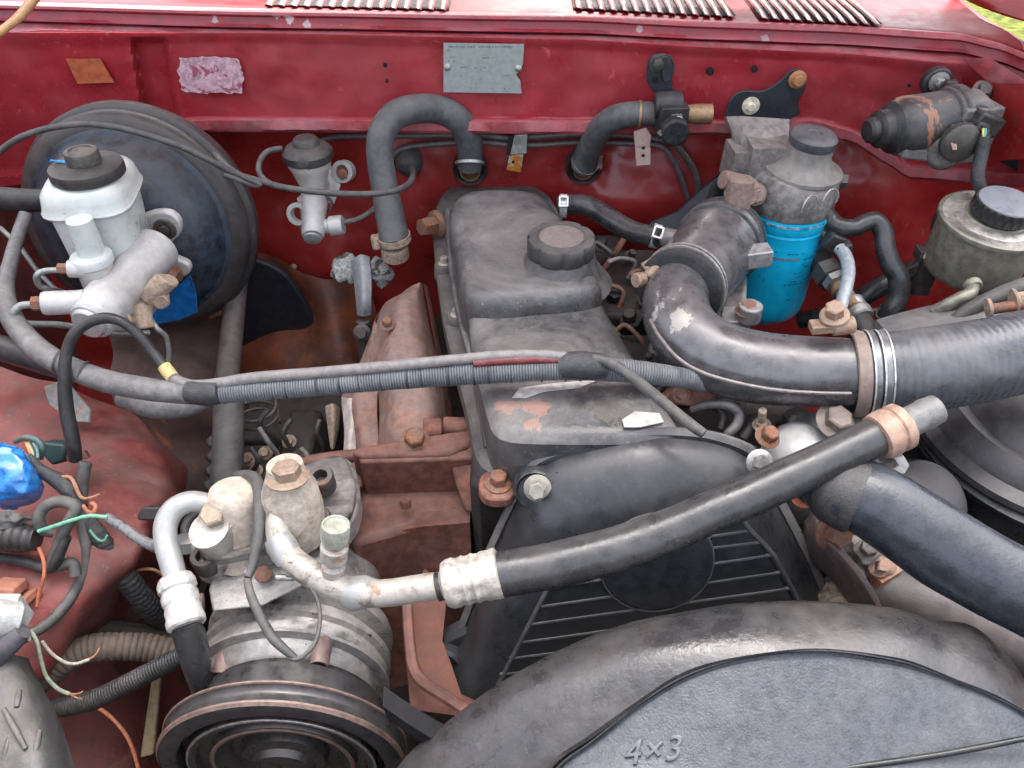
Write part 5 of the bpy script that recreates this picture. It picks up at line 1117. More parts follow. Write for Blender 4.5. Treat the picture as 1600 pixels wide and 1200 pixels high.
dd = Thing('throttle_lever', 'whitish corroded clamp with grey strap in front of the red tunnel', 'clamp', W(565, 440, 1.10))
dd.add('strap', gridsurf([[(548, 408, 1.09), (562, 398, 1.08), (577, 402, 1.085)], [(553, 440, 1.08), (566, 436, 1.07), (580, 438, 1.075)], [(556, 470, 1.08), (567, 470, 1.07), (580, 470, 1.075)], [(558, 492, 1.085), (567, 494, 1.08), (580, 492, 1.085)]], 6, 6, (0, .006, -.003)), M('grey_strap', (.30, .31, .33), .38, .4, dust=.4, dustc=(.3, .28, .26), bump=.2))
dd.add('crusty_lobe', wobble(lathe(W(540, 420, 1.11), (-.2, -.8, .5), [(.008, -.008), (.019, -.006), (.021, .002), (.014, .010), (.0001, .012)], 40), .006, 90), M('crust_white', (.50, .50, .47), .7, .2, dust=.2, dustc=(.4, .36, .3), bump=1.0, scale=60, var=.35, patch=((.10, .08, .07), .54, .58, 40)))
dd.add('crusty_lobe', wobble(lathe(W(592, 426, 1.115), (.3, -.8, .5), [(.008, -.008), (.017, -.006), (.019, .002), (.012, .010), (.0001, .012)], 40), .006, 90), MATS['crust_white'])
dd.add('stem', join(cyl(W(567, 500, 1.085), (0, -.2, -1), .010, .09), hexb(W(566, 520, 1.08), (0, -.8, .4), .008, .01)), metdark)
solo('foil_flap', gridsurf([[(508, 636, 1.02), (520, 632, 1.01), (531, 640, 1.02)], [(512, 670, 1.01), (521, 668, 1.0), (529, 672, 1.01)], [(516, 698, 1.0), (519, 702, .995), (523, 700, 1.0)]], 6, 6, (0, .002, 0)), tan, 'tan sliver of corroded metal hanging below the loom beside the heat shield', 'flap')
dk = join(box(W(470, 680, 1.16), .14, .12, .10), box(W(420, 760, 1.10), .12, .12, .10), box(W(500, 740, 1.08), .05, .12, .14, (1, 0, .3)))
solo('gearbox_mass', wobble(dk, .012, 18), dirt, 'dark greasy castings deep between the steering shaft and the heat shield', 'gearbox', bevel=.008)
random.seed(21)
LBL = ['greasy line highest in the gap beside the coil spring', 'dark line passing under the coil spring', 'thin line beside the dark gearbox castings', 'bent greasy line nearest the tan foil sliver', 'low greasy line behind the discharge block bolt', 'dark line running along the steering shaft sleeve']
for i in range(6):
    x, y = ((420, 640), (405, 668), (455, 655), (500, 655), (470, 700), (392, 700))[i]
    solo('deep_line', tube([(x, y, 1.0, 4), (x + random.uniform(-20, 20), y + 22, 1.0, 4), (x + random.uniform(-30, 30), y + 50, 1.02, 4), (x + random.uniform(-30, 30), y + 85, 1.04, 4)], 8), random.choice([metdark, rubber, silverd]), LBL[i], 'line', 'lines in the dark gap')
for px, py, lb_ in ((415, 708, 'pale fitting highest of those beside the steering shaft sleeve'), (388, 718, 'pale fitting closest to the steering shaft sleeve'), (400, 735, 'pale fitting just above the beige compressor fitting'), (452, 690, 'lone pale fitting out on the dark castings')): solo('deep_fitting', hexb(W(px, py, 1.02), (.1, -.6, .8), .006, .01), tan, lb_, 'fitting', 'fittings in the dark gap')

# ================================================================== A/C COMPRESSOR
cp = Thing('compressor', 'dirty silver air-conditioning compressor with a wide belt pulley', 'compressor', Vector((-.2, .42, -.80)))
ccx = -.205
C0 = Vector((ccx, 0, -.726))
ay = Vector((0, -1, 0)); ayt = Vector((.02, -1, .0)).normalized()
def cyy(prof, seg=80, c=C0, mod=None, cap=True): return lathe(c, ayt, [(r, -Y) for r, Y in prof], seg, mod, cap=cap)
cp.add('body', cyy([(.05, .60), (.066, .585), (.072, .57), (.074, .50), (.076, .478), (.084, .474), (.0905, .470), (.0925, .463), (.0915, .457), (.084, .455), (.0790, .452), (.0790, .444), (.0860, .4415), (.0925, .439), (.0925, .4325), (.0870, .430), (.0865, .426), (.0915, .423), (.0905, .416), (.084, .408), (.080, .396), (.070, .388), (.05, .386)]), aludirty)
cp.add('rib_ring', cyy([(.0865, .4145), (.0935, .4130), (.0935, .4100), (.0865, .4085)], 80), alu)
for a_ in (-46, 24):
    t = R(a_); p = C0 + Vector((math.sin(t) * .082, .400, math.cos(t) * .082))
    cp.add('lug_bolt', lathe(p, FWD, [(.0085, -.012), (.0085, .012), (.0078, .014), (.006, .014), (.0055, .006), (.0001, .006)], 24), M('lug_brown', (.25, .17, .15), .45, .4, dust=.4, dustc=(.33, .26, .22), bump=.2, scale=30))
P0 = Vector((-.199, 0, -.726))
pu = cp.add('pulley', cyy([(.060, 0.3850), (.088, 0.3830), (.0885, 0.3565), (.106, 0.3545), (.109, 0.3530), (.109, 0.3510), (.1065, 0.3495), (.1045, 0.3465), (.1045, 0.3430), (.1065, 0.3375), (.109, 0.3360), (.1090, 0.3330), (.106, 0.3313), (.0915, 0.3310), (.0910, 0.3345), (.0905, 0.3465), (.084, 0.3475)], 120, P0), pulleym)
cp.add('pulley_edge', cyy([(.1085, 0.3533), (.1096, 0.3527), (.1096, 0.3513), (.1085, 0.3505)], 120, P0, cap=False), coppere, par=pu)
cp.add('pulley_edge', cyy([(.1085, 0.3361), (.1096, 0.3355), (.1096, 0.3337), (.1075, 0.3313)], 120, P0, cap=False), coppere, par=pu)
cl = cp.add('clutch_plate', cyy([(.080, .352), (.0835, .345), (.0840, .3330), (.0820, .3315), (.0765, .3325), (.0735, .3385), (.0660, .3395), (.0640, .3350), (.0600, .3340), (.0570, .3390), (.0500, .3420), (.0470, .3460), (.0400, .3470), (.0370, .3370), (.0290, .3340), (.0265, .3280), (.018, .3265), (.0001, .326)], 96, P0), M('clutch_steel', (.060, .058, .058), .28, .5, dust=.15, dustc=(.22, .17, .15), bump=.04, scale=16, speck=0))
cp.add('clutch_ring', cyy([(.0825, .3326), (.0838, .3322), (.0836, .3312), (.0818, .3310)], 96, P0, cap=False), steel, par=cl)
cp.add('clutch_ring', cyy([(.0632, .3350), (.0640, .3342), (.0625, .3330), (.0600, .3334)], 96, P0, cap=False), coppere, par=cl)
cp.add('coil_housing', cyy([(.05, 0.3920), (.082, 0.3900), (.083, 0.3760), (.05, 0.3740)], 80, P0), MATS['clutch_steel'])
# head and bracket on top
hd_o = sm([(304, 872), (330, 882), (400, 868), (470, 850), (540, 820), (558, 770), (545, 722), (515, 715), (470, 732), (420, 752), (350, 790), (306, 840)], 3)
hz = -.622
def topblk(name, outl, z, h, mat, bev=.003): return cp.add(name, prism(OZ(outl, z), (0, 0, -h)), mat, bevel=bev)
topblk('head', shrink(hd_o, 1.03), -.600, .03, aludirty, .004)
topblk('head_plate', shrink(hd_o, .96, None, 2, -8), -.585, .014, M('head_casting', (.27, .255, .235), .45, .45, dust=.5, dustc=(.25, .21, .18), bump=.6, scale=24, grease=.7), .004)
cp.add('bracket_bar', prism([W(a, b_, s) for a, b_, s in ((324, 922, .735), (330, 905, .745), (392, 900, .74), (500, 872, .735), (505, 900, .728), (410, 948, .715), (330, 958, .72))], (0, .03, -.02)), alu, bevel=.003)
cp.add('bracket_bolt', cyl(W(318, 942, .725), (-1, -.2, .1), .009, .016), MATS['lug_brown'])
for px, py, s in ((325, 880, .745), (505, 757, .77), (500, 820, .75)):
    cp.add('socket_bolt', sock(W(px, py, s) - UP * .004, (.0, -.15, 1), .0125, .020), metdark)
cp.add('screw', join(lathe(W(412, 898, .728), (0, -.3, 1), [(.008, 0), (.008, .002), (.005, .005), (.0001, .006)], 24)), bolt_r)
cp.add('hex_plug', join(hexb(W(308, 848, .75), (-1, -.25, .15), .011, .016, False), cyl(W(322, 850, .755), (-1, -.25, .15), .016, .012)), whitemetal)
0 and cp.add('casting_side', wobble(join(box(W(480, 915, .75), .11, .05, .05, (1, .2, .1)), box(W(390, 940, .75), .08, .05, .05)), .003, 40), aludirty, bevel=.006)
# suction fitting (left, beige)
sf = Thing('suction_fitting', 'beige cast fitting with hex bolt and bent white pipe on the compressor', 'fitting', W(350, 830, .74))
fa = (W(368, 768, .73) - W(372, 858, .755)).normalized(); fb = W(372, 858, .758)
Lf = (W(368, 768, .73) - W(372, 858, .755)).length
sf.add('casting', lathe(fb, fa, [(.021, -.015), (.0215, .005), (.024, .02), (.0245, Lf * .9), (.023, Lf * 1.02), (.019, Lf * 1.08), (.0001, Lf * 1.10)], 40), M('beige_casting', (.55, .48, .40), .55, .1, dust=.4, dustc=(.46, .37, .28), bump=.3, scale=24))
sf.add('bolt_lug', lathe(W(352, 850, .745), (-.15, -.28, 1), [(.013, -.01), (.0165, .0), (.018, .02), (.0185, .034)], 36), whitepipe)
sf.add('bolt', hexb(W(341, 808, .727), (-.15, -.38, 1), .0125, .014), M('beige_bolt', (.36, .29, .22), .55, .3, dust=.4, dustc=(.42, .33, .25), bump=.4, scale=40))
sf.add('pipe', tube([(345, 790, .735, 15), (322, 786, .735, 16), (296, 784, .73, 17), (272, 796, .725, 18), (259, 820, .72, 18), (260, 850, .715, 18), (268, 880, .71, 18), (276, 910, .705, 17)], 28, 8), whitemetal)
dfr = (W(292, 985, .69) - W(272, 905, .71)).normalized(); ff0 = W(274, 905, .71)
sf.add('ferrule', lathe(ff0, dfr, [(.010, -.004), (.0145, -.001), (.0165, .004), (.0165, .010), (.0145, .012), (.0158, .016), (.0158, .021), (.0142, .024), (.0155, .029), (.0152, .034), (.0165, .038), (.0162, .043), (.014, .045)], 44), M('dirt_streaked_ferrule', (.60, .60, .57), .35, .3, dust=.3, dustc=(.46, .38, .3), bump=.25, scale=30, patch=((.20, .145, .10), .52, .60, 26)))
solo('suction_hose', tube([(288, 970, .692, 22), (298, 1000, .70, 24), (308, 1040, .71, 22), (318, 1080, .73, 17), (326, 1110, .76, 14)], 24), rubclean, 'black hose running down from the white ferrule beside the compressor', 'hose')
solo('dark_hose_bend', tube([(300, 850, .80, 8), (290, 830, .81, 8), (296, 812, .82, 8), (312, 800, .83, 8)], 12), rubber, 'thin black loop behind the white suction pipe', 'hose')
# discharge fitting and white pipe
df = Thing('discharge_pipe', 'dirty white metal refrigerant pipe with crimped ferrule rising from the compressor', 'refrigerant pipe', W(520, 900, .68))
da = (W(452, 760, .715) - W(462, 812, .735)).normalized(); d0 = W(462, 815, .737); dL = (W(452, 760, .715) - W(462, 812, .735)).length
cream = M('dirty_cream_casting', (.52, .46, .38), .55, .1, dust=.5, dustc=(.40, .31, .22), bump=.6, scale=26, rust=.2, rustc=(.26, .15, .08), grease=.3)
df.add('block', wobble(lathe(d0, da, [(.024, -.02), (.026, 0), (.027, dL * .5), (.0245, dL), (.017, dL * 1.5), (.0155, dL * 1.7)], 36), .0015, 60), cream)
df.add('bolt', hexb(W(450, 748, .700), da, .0125, .014), M('cream_brown_bolt', (.30, .22, .16), .55, .3, dust=.4, dustc=(.36, .28, .2), bump=.4, scale=40))
df.add('pipe', tube([(440, 776, .715, 14), (434, 800, .712, 17), (434, 830, .706, 18.5), (444, 860, .70, 20), (468, 884, .695, 21), (500, 904, .69, 22), (534, 920, .685, 22), (570, 927, .68, 21.5), (610, 926, .677, 21.5), (650, 920, .674, 21.5), (700, 913, .67, 22)], 32, 10), whitepipe)
df.add('weld_bead', wobble(lathe(W(443, 858, .70), (W(460, 880, .70) - W(436, 836, .705)).normalized(), [(.011, -.012), (.0128, -.006), (.0128, .004), (.011, .012)], 32), .0015, 90), whitemetal)
df.add('weld_bead', wobble(lathe(W(562, 926, .683), (1, .0, .1), [(.011, -.014), (.0142, -.006), (.0142, .006), (.011, .014)], 32), .0015, 90), whitemetal)
dx = (W(790, 893, .668) - W(700, 913, .67)).normalized(); q0 = W(694, 914, .67)
df.add('pipe_groove', ringm(q0 - dx * .006, dx, .0115, .004, .0008, 32), rubber)
def ferr(t, r, h):
    return 1 + (.035 * math.cos(t * 8) if .008 < h < .038 else 0)
df.add('ferrule', lathe(q0, dx, [(.012, -.001), (.0185, .001), (.0205, .005), (.0205, .008)] + [(.0195 + .0007 * math.cos(i * 2.1), .010 + i * .0028) for i in range(10)] + [(.0205, .040), (.0212, .044), (.0212, .047), (.019, .048)], 64, mod=ferr), M('crimped_ferrule', (.55, .52, .46), .42, .4, dust=.45, dustc=(.34, .28, .22), bump=.4, scale=30, rust=.1, grease=.3))
ap = Vector((.16, .12, 1)).normalized(); sp0 = W(521, 888, .682)
sp = df.add('service_port', lathe(sp0, ap, [(.010, -.004), (.010, .003), (.0072, .006), (.0072, .011), (.0115, .013), (.0118, .026), (.0092, .028), (.0092, .031), (.0108, .032), (.0108, .034)], 36), whitepipe)
df.add('knurled_cap', lathe(sp0 + ap * .034, ap, [(.0105, 0), (.0120, .001), (.0122, .015), (.0112, .017), (.0100, .017), (.0095, .015), (.0001, .015)], 96, mod=lambda t, r, h: 1 - (.05 * (.5 + .5 * math.cos(t * 32)) if r > .0118 else 0)), M('greenish_knurl', (.44, .46, .38), .4, .4, dust=.2, dustc=(.3, .3, .22), bump=.1), par=sp)
# black refrigerant hose
solo('discharge_hose', tube([(775, 899, .668, 35), (800, 895, .668, 35.5), (850, 886, .668, 36), (912, 872, .668, 36), (960, 859, .668, 35.5), (1006, 844, .668, 35), (1060, 823, .668, 33.5), (1100, 805, .668, 33), (1160, 780, .67, 32.5), (1225, 750, .672, 32), (1290, 720, .674, 31), (1340, 696, .676, 30.5), (1400, 668, .68, 30)], 40, 10, wob=.0004), rubclean, 'thick grey-black refrigerant hose crossing over the timing cover', 'hose')
rc = Thing('hose_collar', 'orange rusty metal collar on the end of the thick refrigerant hose', 'clamp', W(1395, 670, .68))
dr = (W(1425, 656, .682) - W(1365, 685, .678)).normalized(); rq = W(1372, 683, .677)
oru = M('orange_rust_coat', (.42, .27, .20), .5, .3, dust=.4, dustc=(.46, .34, .27), bump=.4, scale=26, rust=.35, rustc=(.34, .11, .04))
rc.add('band', lathe(rq, dr, [(.0165, -.002), (.0195, -.001), (.0205, .004), (.0205, .011), (.0190, .0125), (.0190, .0145), (.0205, .016), (.0205, .023), (.0185, .025), (.013, .026)], 56), oru)
rc.add('pipe_end', lathe(rq + dr * .022, dr, [(.0130, 0), (.0130, .022), (.0138, .024), (.0130, .03), (.0125, .036), (.0001, .038)], 40), M('grey_pipe_end', (.20, .20, .195), .42, .3, dust=.4, dustc=(.30, .28, .26), bump=.4, scale=30))
rc.add('bracket', join(prism([W(a, b_, .70) for a, b_ in ((1396, 716), (1412, 712), (1422, 728), (1414, 742), (1396, 740), (1384, 744), (1392, 734), (1404, 728))], (0, .01, -.003))), steel, bevel=.001)

# thermostat housing
th = Thing('thermostat_housing', 'pale round aluminium housing with bolted ears behind the refrigerant hose', 'thermostat housing', W(1270, 690, .80))
th.add('dome', lathe(W(1248, 712, .775), (-.15, -.35, 1), [(.034, -.03), (.034, 0), (.031, .012), (.022, .022), (.010, .027), (.0001, .028)], 48), aluw)
th.add('rim', ringm(W(1248, 712, .775) - UP * .008, (-.15, -.35, 1), .033, .004, .0025, 48), alu)
th.add('ear', join(lathe(W(1302, 670, .775), (.1, -.4, 1), [(.027, -.04), (.025, -.01), (.020, .002), (.016, .004)], 36), box(W(1326, 672, .78), .045, .05, .03, (1, -.2, .2))), alu, bevel=.004)
th.add('bolt', hexb(W(1304, 660, .755), (.1, -.4, 1), .0125, .014), M('brown_grey_bolt', (.26, .21, .18), .5, .4, dust=.5, dustc=(.33, .27, .23), bump=.3, scale=40))
th.add('lug', prism([W(a, b_, .80) for a, b_ in ((1230, 660), (1240, 648), (1262, 640), (1274, 652), (1262, 664), (1236, 668))], (0, .02, -.01)), silverd, bevel=.003)
th.add('lower_body', wobble(join(box(W(1270, 770, .82), .09, .06, .08), cyl(W(1330, 720, .80), (0, 0, -1), .03, .06)), .004, 30), silverd, bevel=.005)
th.add('orange_plug', hexb(W(1254, 772, .77), (.1, -.6, .8), .009, .012), M('orange_red_plug', (.50, .13, .05), .6, dust=.2, dustc=(.4, .25, .18), bump=.3))
solo('rusty_nut', hexb(W(1198, 684, .74), (.2, -.3, 1), .008, .012), bolt_r, 'rusty nut standing between the timing cover and the pale housing', 'nut')
# injection lines, rusty rail
solo('rusty_rail', prism([W(a, b_, .80) for a, b_ in ((1032, 622), (1062, 606), (1120, 608), (1124, 624), (1090, 636), (1046, 632))], (0, .02, -.01)), MATS['orange_brown_panel'] if 0 else rustm, 'orange-brown rusty bracket under the intake elbow', 'bracket', bevel=.002)
solo('rusty_rail_bolt', hexb(W(1064, 616, .79), (0, -.7, .7), .006, .006), bolt_r, 'rusty bolt on the orange-brown bracket under the intake elbow', 'bolt')
for i, pts in enumerate(([(1080, 640, .80, 6), (1110, 632, .79, 7), (1140, 634, .78, 8), (1154, 646, .78, 8), (1152, 662, .78, 8), (1138, 678, .78, 8), (1128, 690, .79, 8)],
    [(1112, 612, .81, 6), (1118, 630, .80, 6), (1130, 650, .80, 6), (1126, 670, .80, 6)], [(1176, 652, .80, 8), (1172, 668, .79, 8), (1160, 684, .79, 8)], [(1040, 600, .82, 5), (1028, 612, .81, 5), (1010, 640, .80, 5)])):
    solo('injection_line', tube(pts, 14, 6), metdark if i else tubem, ('large grey hooked fuel line under the intake elbow', 'dark fuel line inside the bend of the large hooked one', 'short dark fuel line end beside the tan sensor stub', 'thin fuel line between the loom and the paper scrap')[i], 'fuel line', 'fuel lines beside the timing cover')
solo('thin_plug', join(cyl(W(1190, 662, .78), (-.2, -.2, 1), .004, .022), hexb(W(1190, 664, .78), (-.2, -.2, 1), .006, .006)), tan, 'thin tan sensor stub standing beside the rusty nut', 'sensor')
random.seed(31)
IL = ['brown injector line closest behind the oil filler cap', 'injector line above the rusty hex fittings', 'injector line crossing in front of the head casting', 'injector line nearest the intake clamp screw', 'injector line low beside the valve cover edge']
for i in range(5):
    x, y = ((925, 385), (950, 410), (930, 455), (985, 430), (960, 520))[i]; s_ = .99 - (y - 380) / 180 * .10
    solo('injector_line', tube([(x, y, s_, 4), (x + random.uniform(8, 24), y - random.uniform(4, 18), s_, 4), (x + random.uniform(22, 44), y + random.uniform(0, 16), s_, 4), (x + random.uniform(30, 54), y + random.uniform(20, 40), s_ + .01, 4)], 10), random.choice([metdark, bolt_r, silverd]), IL[i], 'fuel line', 'injector lines beside the valve cover')
solo('dipstick_tube', tube([(982, 360, 1.05, 5), (968, 385, 1.04, 5), (950, 412, 1.02, 5), (944, 420, 1.02, 5)], 10), rustm, 'thin rusty tube slanting behind the oil filler cap', 'tube')

# radiator hose and neighbours
rh = Thing('coolant_hose', 'fat blue-black radiator hose running to the picture edge', 'hose', W(1480, 850, .66))
rh.add('hose', tube([(1270, 742, .715, 44), (1295, 754, .70, 50), (1318, 768, .685, 55), (1345, 775, .68, 58), (1375, 790, .675, 60), (1420, 820, .668, 62), (1480, 860, .66, 64), (1540, 895, .652, 64), (1600, 925, .645, 65), (1700, 975, .635, 66), (1820, 1040, .62, 67)], 44, 10, wob=.0008), hoseR)
rh.add('neck_cuff', wobble(tube([(1306, 761, .692, 56), (1312, 764, .689, 58.5), (1325, 770, .685, 60), (1338, 775, .682, 61), (1343, 777, .681, 59)], 48), .0008, 60), M('scuffed_cuff', (.035, .035, .036), .4, dust=.3, dustc=(.2, .18, .165), bump=.5, scale=30, scr=.9))
solo('horn_dome', lathe(W(1440, 786, .80), (.1, -.5, .8), [(.045, -.05), (.045, 0), (.041, .010), (.030, .016), (.0001, .019)], 56), MATS['lid_black'], 'smooth dark dome peeking out behind the fat radiator hose', 'cap')
br2 = Thing('support_bracket', 'dark curved bracket arm beside the timing cover under the radiator hose', 'bracket', W(1310, 860, .76))
br2.add('arm', gridsurf([[(1256, 815, .775), (1275, 795, .77), (1300, 800, .775)], [(1270, 845, .76), (1290, 835, .75), (1310, 845, .76)], [(1310, 885, .745), (1326, 878, .735), (1346, 892, .75)], [(1340, 925, .735), (1356, 918, .725), (1372, 934, .74)], [(1362, 960, .73), (1374, 955, .72), (1384, 968, .735)]], 6, 6, (.004, .006, -.03)), M('bracket_brown_black', (.10, .075, .07), .45, .3, dust=.45, dustc=(.24, .17, .16), bump=.3, scale=20))
br2.add('bolt', hexb(W(1298, 826, .75), (.3, -.7, .3), .013, .018), bolt_r)
solo('oily_pipe', tube([(1350, 915, .80, 40), (1400, 930, .79, 44), (1460, 950, .78, 46), (1540, 985, .77, 46), (1620, 1020, .76, 46)], 32), M('brown_grey_pipe', (.11, .10, .10), .45, .2, dust=.55, dustc=(.20, .17, .165), bump=.25, scale=14), 'dusty brown-grey pipe lying below the fat radiator hose', 'pipe')
random.seed(41)
for i, (px, py, s) in enumerate(((1310, 930, .80), (1325, 905, .80), (1300, 955, .79), (1345, 870, .79), (1370, 895, .79), (1340, 950, .79))):
    solo('casting_lump', wobble(join(box(W(px, py, s), .03, .03, .03, (1, random.uniform(-1, 1), random.uniform(-1, 1))), hexb(W(px + 8, py - 10, s - .02), (0, -.5, 1), .008, .01)), .006, 60), [tan, silverd, tan, silverd, oru, tan][i], ('tan casting lump right against the timing cover edge', 'grey casting lump between timing cover and dark bracket arm', 'lowest tan casting lump just above the fan shroud', 'grey casting lump beside the rusty bolt under the radiator hose', 'tan casting lump touching the dusty pipe', 'pale orange casting lump under the end of the dark bracket arm')[i], 'casting', 'corroded castings under the radiator hose', bevel=.003)
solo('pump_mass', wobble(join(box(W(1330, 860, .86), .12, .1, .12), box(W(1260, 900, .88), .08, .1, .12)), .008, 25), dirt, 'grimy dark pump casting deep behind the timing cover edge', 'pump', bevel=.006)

# drive belt going behind the shroud
belt = [W(600, 1072, .66), W(640, 1100, .66), W(690, 1130, .665), W(760, 1165, .67)]
bw = [Vector((-.004, -.016, -.010))] * 4
solo('drive_belt', skin([[a, a + Vector((.0, -.014, -.006)), a + Vector((.002, -.016, -.022)), a + Vector((0, .002, -.018))] for a in cr(belt, 6)]), M('belt_rubber', (.018, .018, .02), .8, spec=.15, dust=.05, dustc=(.1, .09, .08), bump=.1), 'black drive belt running from the compressor pulley behind the shroud', 'belt')

# compressor clutch lead
solo('clutch_lead', tube([(370, 742, .76, 7), (392, 744, .745, 9), (404, 760, .73, 10), (406, 800, .71, 9.5), (402, 850, .70, 8.5), (394, 885, .695, 7), (387, 902, .69, 6)], 16, 6), rubdust, 'grey sleeved wire coming down over the compressor fitting', 'wire')
solo('clutch_lead', tube([(386, 905, .69, 6), (392, 930, .685, 7), (405, 960, .68, 7.5), (425, 995, .672, 8), (445, 1015, .668, 7), (462, 1028, .668, 5)], 14, 6), rubdust, 'black sleeved wire crossing the silver face of the compressor', 'wire')
solo('clutch_lead', tube([(448, 898, .69, 3.5), (468, 902, .688, 3.5), (484, 916, .684, 3.5), (495, 935, .68, 3.5), (500, 965, .674, 3.5), (494, 1000, .668, 3.5), (480, 1020, .666, 3.5), (464, 1030, .666, 3.5), (448, 1026, .668, 3.5)], 10, 8), rubdust, 'thin loop of wire standing in front of the compressor body', 'wire')
solo('wire_terminal', join(cyl(W(388, 892, .695), (-.2, -.3, -1), .0035, .012), cyl(W(432, 902, .70), (1, -.1, .1), .003, .016)), steel, 'small silver crimp terminal on the compressor wire', 'terminal')

# ================================================================== LEFT SIDE WIRING, BAG, HOSES
random.seed(17)
bag_rows = [[(-40, 700, .78), (0, 694, .77), (28, 696, .77), (44, 706, .785)], [(-40, 725, .755), (0, 718, .75), (40, 722, .755), (62, 740, .785)], [(-40, 750, .75), (0, 748, .742), (44, 752, .752), (68, 762, .79)], [(-40, 775, .76), (0, 775, .752), (34, 778, .76), (58, 782, .79)], [(-40, 792, .78), (0, 794, .775), (24, 792, .78), (34, 788, .795)]]
def crumple(m, a, fr):
    return [p + mn.noise_vector(p * fr) * a + mn.noise_vector(p * fr * 3.1) * a * .5 for p in m[0]], m[1]
solo('plastic_bag', crumple(gridsurf(bag_rows, 14, 12), .006, 34), bagm, 'crumpled blue plastic bag wrapped round a connector at the picture edge', 'bag', sharp=18)
cn = Thing('relay_box', 'dark green connector box with a torn wire bundle beside the blue bag', 'connector', W(85, 708, .83))
cn.add('housing', prism([W(a, b_, .825) for a, b_ in ((62, 690), (102, 694), (98, 722), (80, 728), (66, 712))], (0, .02, -.015)), greenb, bevel=.003)
cn.add('tab', prism([W(a, b_, .83) for a, b_ in ((100, 712), (130, 704), (138, 716), (104, 722))], (0, .006, -.004)), M('red_brown_tab', (.16, .05, .045), .5, dust=.3, bump=.1), bevel=.001)
cn.add('clip_band', tube([(24, 690, .81, 4), (40, 684, .80, 5), (58, 688, .80, 5), (66, 700, .80, 5), (64, 716, .81, 4)], 10), M('teal_clip', (.07, .13, .13), .4, dust=.4, bump=.3))
for i, c in enumerate(((.6, .3, .1), (.5, .48, .3), (.03, .03, .03), (.1, .3, .25))):
    cn.add('wire', tube([(40 + i * 4, 692, .80, 2.2), (46 + i * 4, 704, .795, 2.2), (50 + i * 3, 716, .79, 2.2)], 8), wire('bx%d' % i, c))
solo('taped_wire_bundle', tube([(44, 714, .79, 7), (62, 732, .785, 9), (85, 748, .78, 12), (104, 762, .775, 14), (118, 780, .775, 11), (130, 792, .775, 8)], 14, 8, wob=.002), tape, 'black taped wire bundle running from the green connector toward the fender', 'wire bundle')
solo('frayed_strands', tube([(98, 745, .775, 3), (112, 748, .77, 3), (126, 776, .768, 3), (140, 778, .77, 2), (156, 772, .77, 2)], 8), w_cop, 'frayed copper strands sticking out of the taped bundle', 'wire')
solo('hose_loop', tube([(118, 900, .76, 9), (112, 880, .76, 9), (128, 835, .755, 9), (140, 790, .75, 0.1)][:2] + [(82, 885, .755, 9), (92, 850, .75, 9), (104, 822, .745, 9.5), (118, 796, .745, 9.5), (108, 786, .745, 9.5), (88, 784, .745, 9.5), (68, 794, .745, 9), (60, 812, .745, 9), (68, 828, .75, 9), (84, 832, .755, 8)], 16, 8), rubdust, 'grey rubber hose bent into a tight loop beside the blue bag', 'hose')
solo('straight_hose', tube([(-40, 868, .77, 9), (0, 872, .765, 9), (40, 878, .76, 9), (78, 888, .755, 9), (90, 870, .75, 9), (104, 838, .748, 8)], 16, 5), rubber, 'black hose running in from the picture edge under the corrugated sleeve', 'hose')
solo('upright_hose', tube([(134, 722, .80, 9.5), (129, 750, .80, 9.5), (128, 790, .80, 9), (132, 830, .795, 9), (135, 860, .79, 8.5), (130, 895, .78, 8.5), (110, 935, .765, 8.5), (78, 972, .75, 8.5), (40, 996, .74, 8.5), (10, 1010, .735, 8.5), (-30, 1022, .73, 8.5)], 16, 8), rubdust, 'long thin grey hose curving down the fender to the picture corner', 'hose')
solo('corrugated_sleeve', tube([(-40, 838, .76, 24), (0, 838, .755, 23), (30, 840, .75, 22), (58, 842, .75, 18)], 22, 6, rib=(.14, .007)), rubber, 'short black corrugated sleeve with exposed wires below the blue bag', 'sleeve')
solo('torn_tape', crumple(gridsurf([[(-30, 800, .75), (0, 798, .745), (30, 800, .745), (50, 808, .75)], [(-30, 820, .745), (0, 815, .74), (30, 812, .74), (52, 812, .75)], [(-30, 832, .745), (0, 828, .74), (28, 822, .745), (50, 815, .75)]], 8, 6), .004, 60), rubdust, 'torn grey tape lying over the corrugated sleeve', 'tape', sharp=20)
solo('green_wire', tube([(60, 830, .742, 3), (85, 822, .738, 3), (115, 812, .735, 3), (140, 806, .735, 3), (168, 808, .737, 3)], 8, 6), w_green, 'bright green wire crossing over the hose loop', 'wire')
solo('green_wire', tube([(140, 828, .78, 2), (152, 842, .78, 2), (162, 845, .78, 2), (168, 836, .78, 2)], 8, 6), w_green, 'small green wire loop on the black conduit below the bright green wire', 'wire')
solo('orange_wire', tube([(130, 790, .76, 3), (138, 800, .755, 3.5), (147, 800, .752, 3.5), (149, 790, .752, 3), (143, 786, .755, 3)], 8, 6), w_orange, 'small orange wire loop at the end of the taped bundle', 'wire')
solo('orange_wire', tube([(60, 855, .75, 3), (68, 875, .75, 3), (69, 900, .75, 3), (62, 925, .755, 3), (57, 948, .755, 3)], 8, 6), w_orange, 'orange wire hanging straight down the dusty fender', 'wire')
solo('braided_harness', tube([(168, 808, .76, 7), (190, 822, .755, 8), (215, 840, .75, 8.5), (240, 852, .75, 9), (262, 862, .76, 9)], 14, 8, wob=.0015), M('silver_tape', (.22, .22, .23), .25, .3, dust=.3, dustc=(.3, .28, .26), bump=1.0, scale=40), 'crinkled dark silver harness running to the white suction pipe', 'harness')
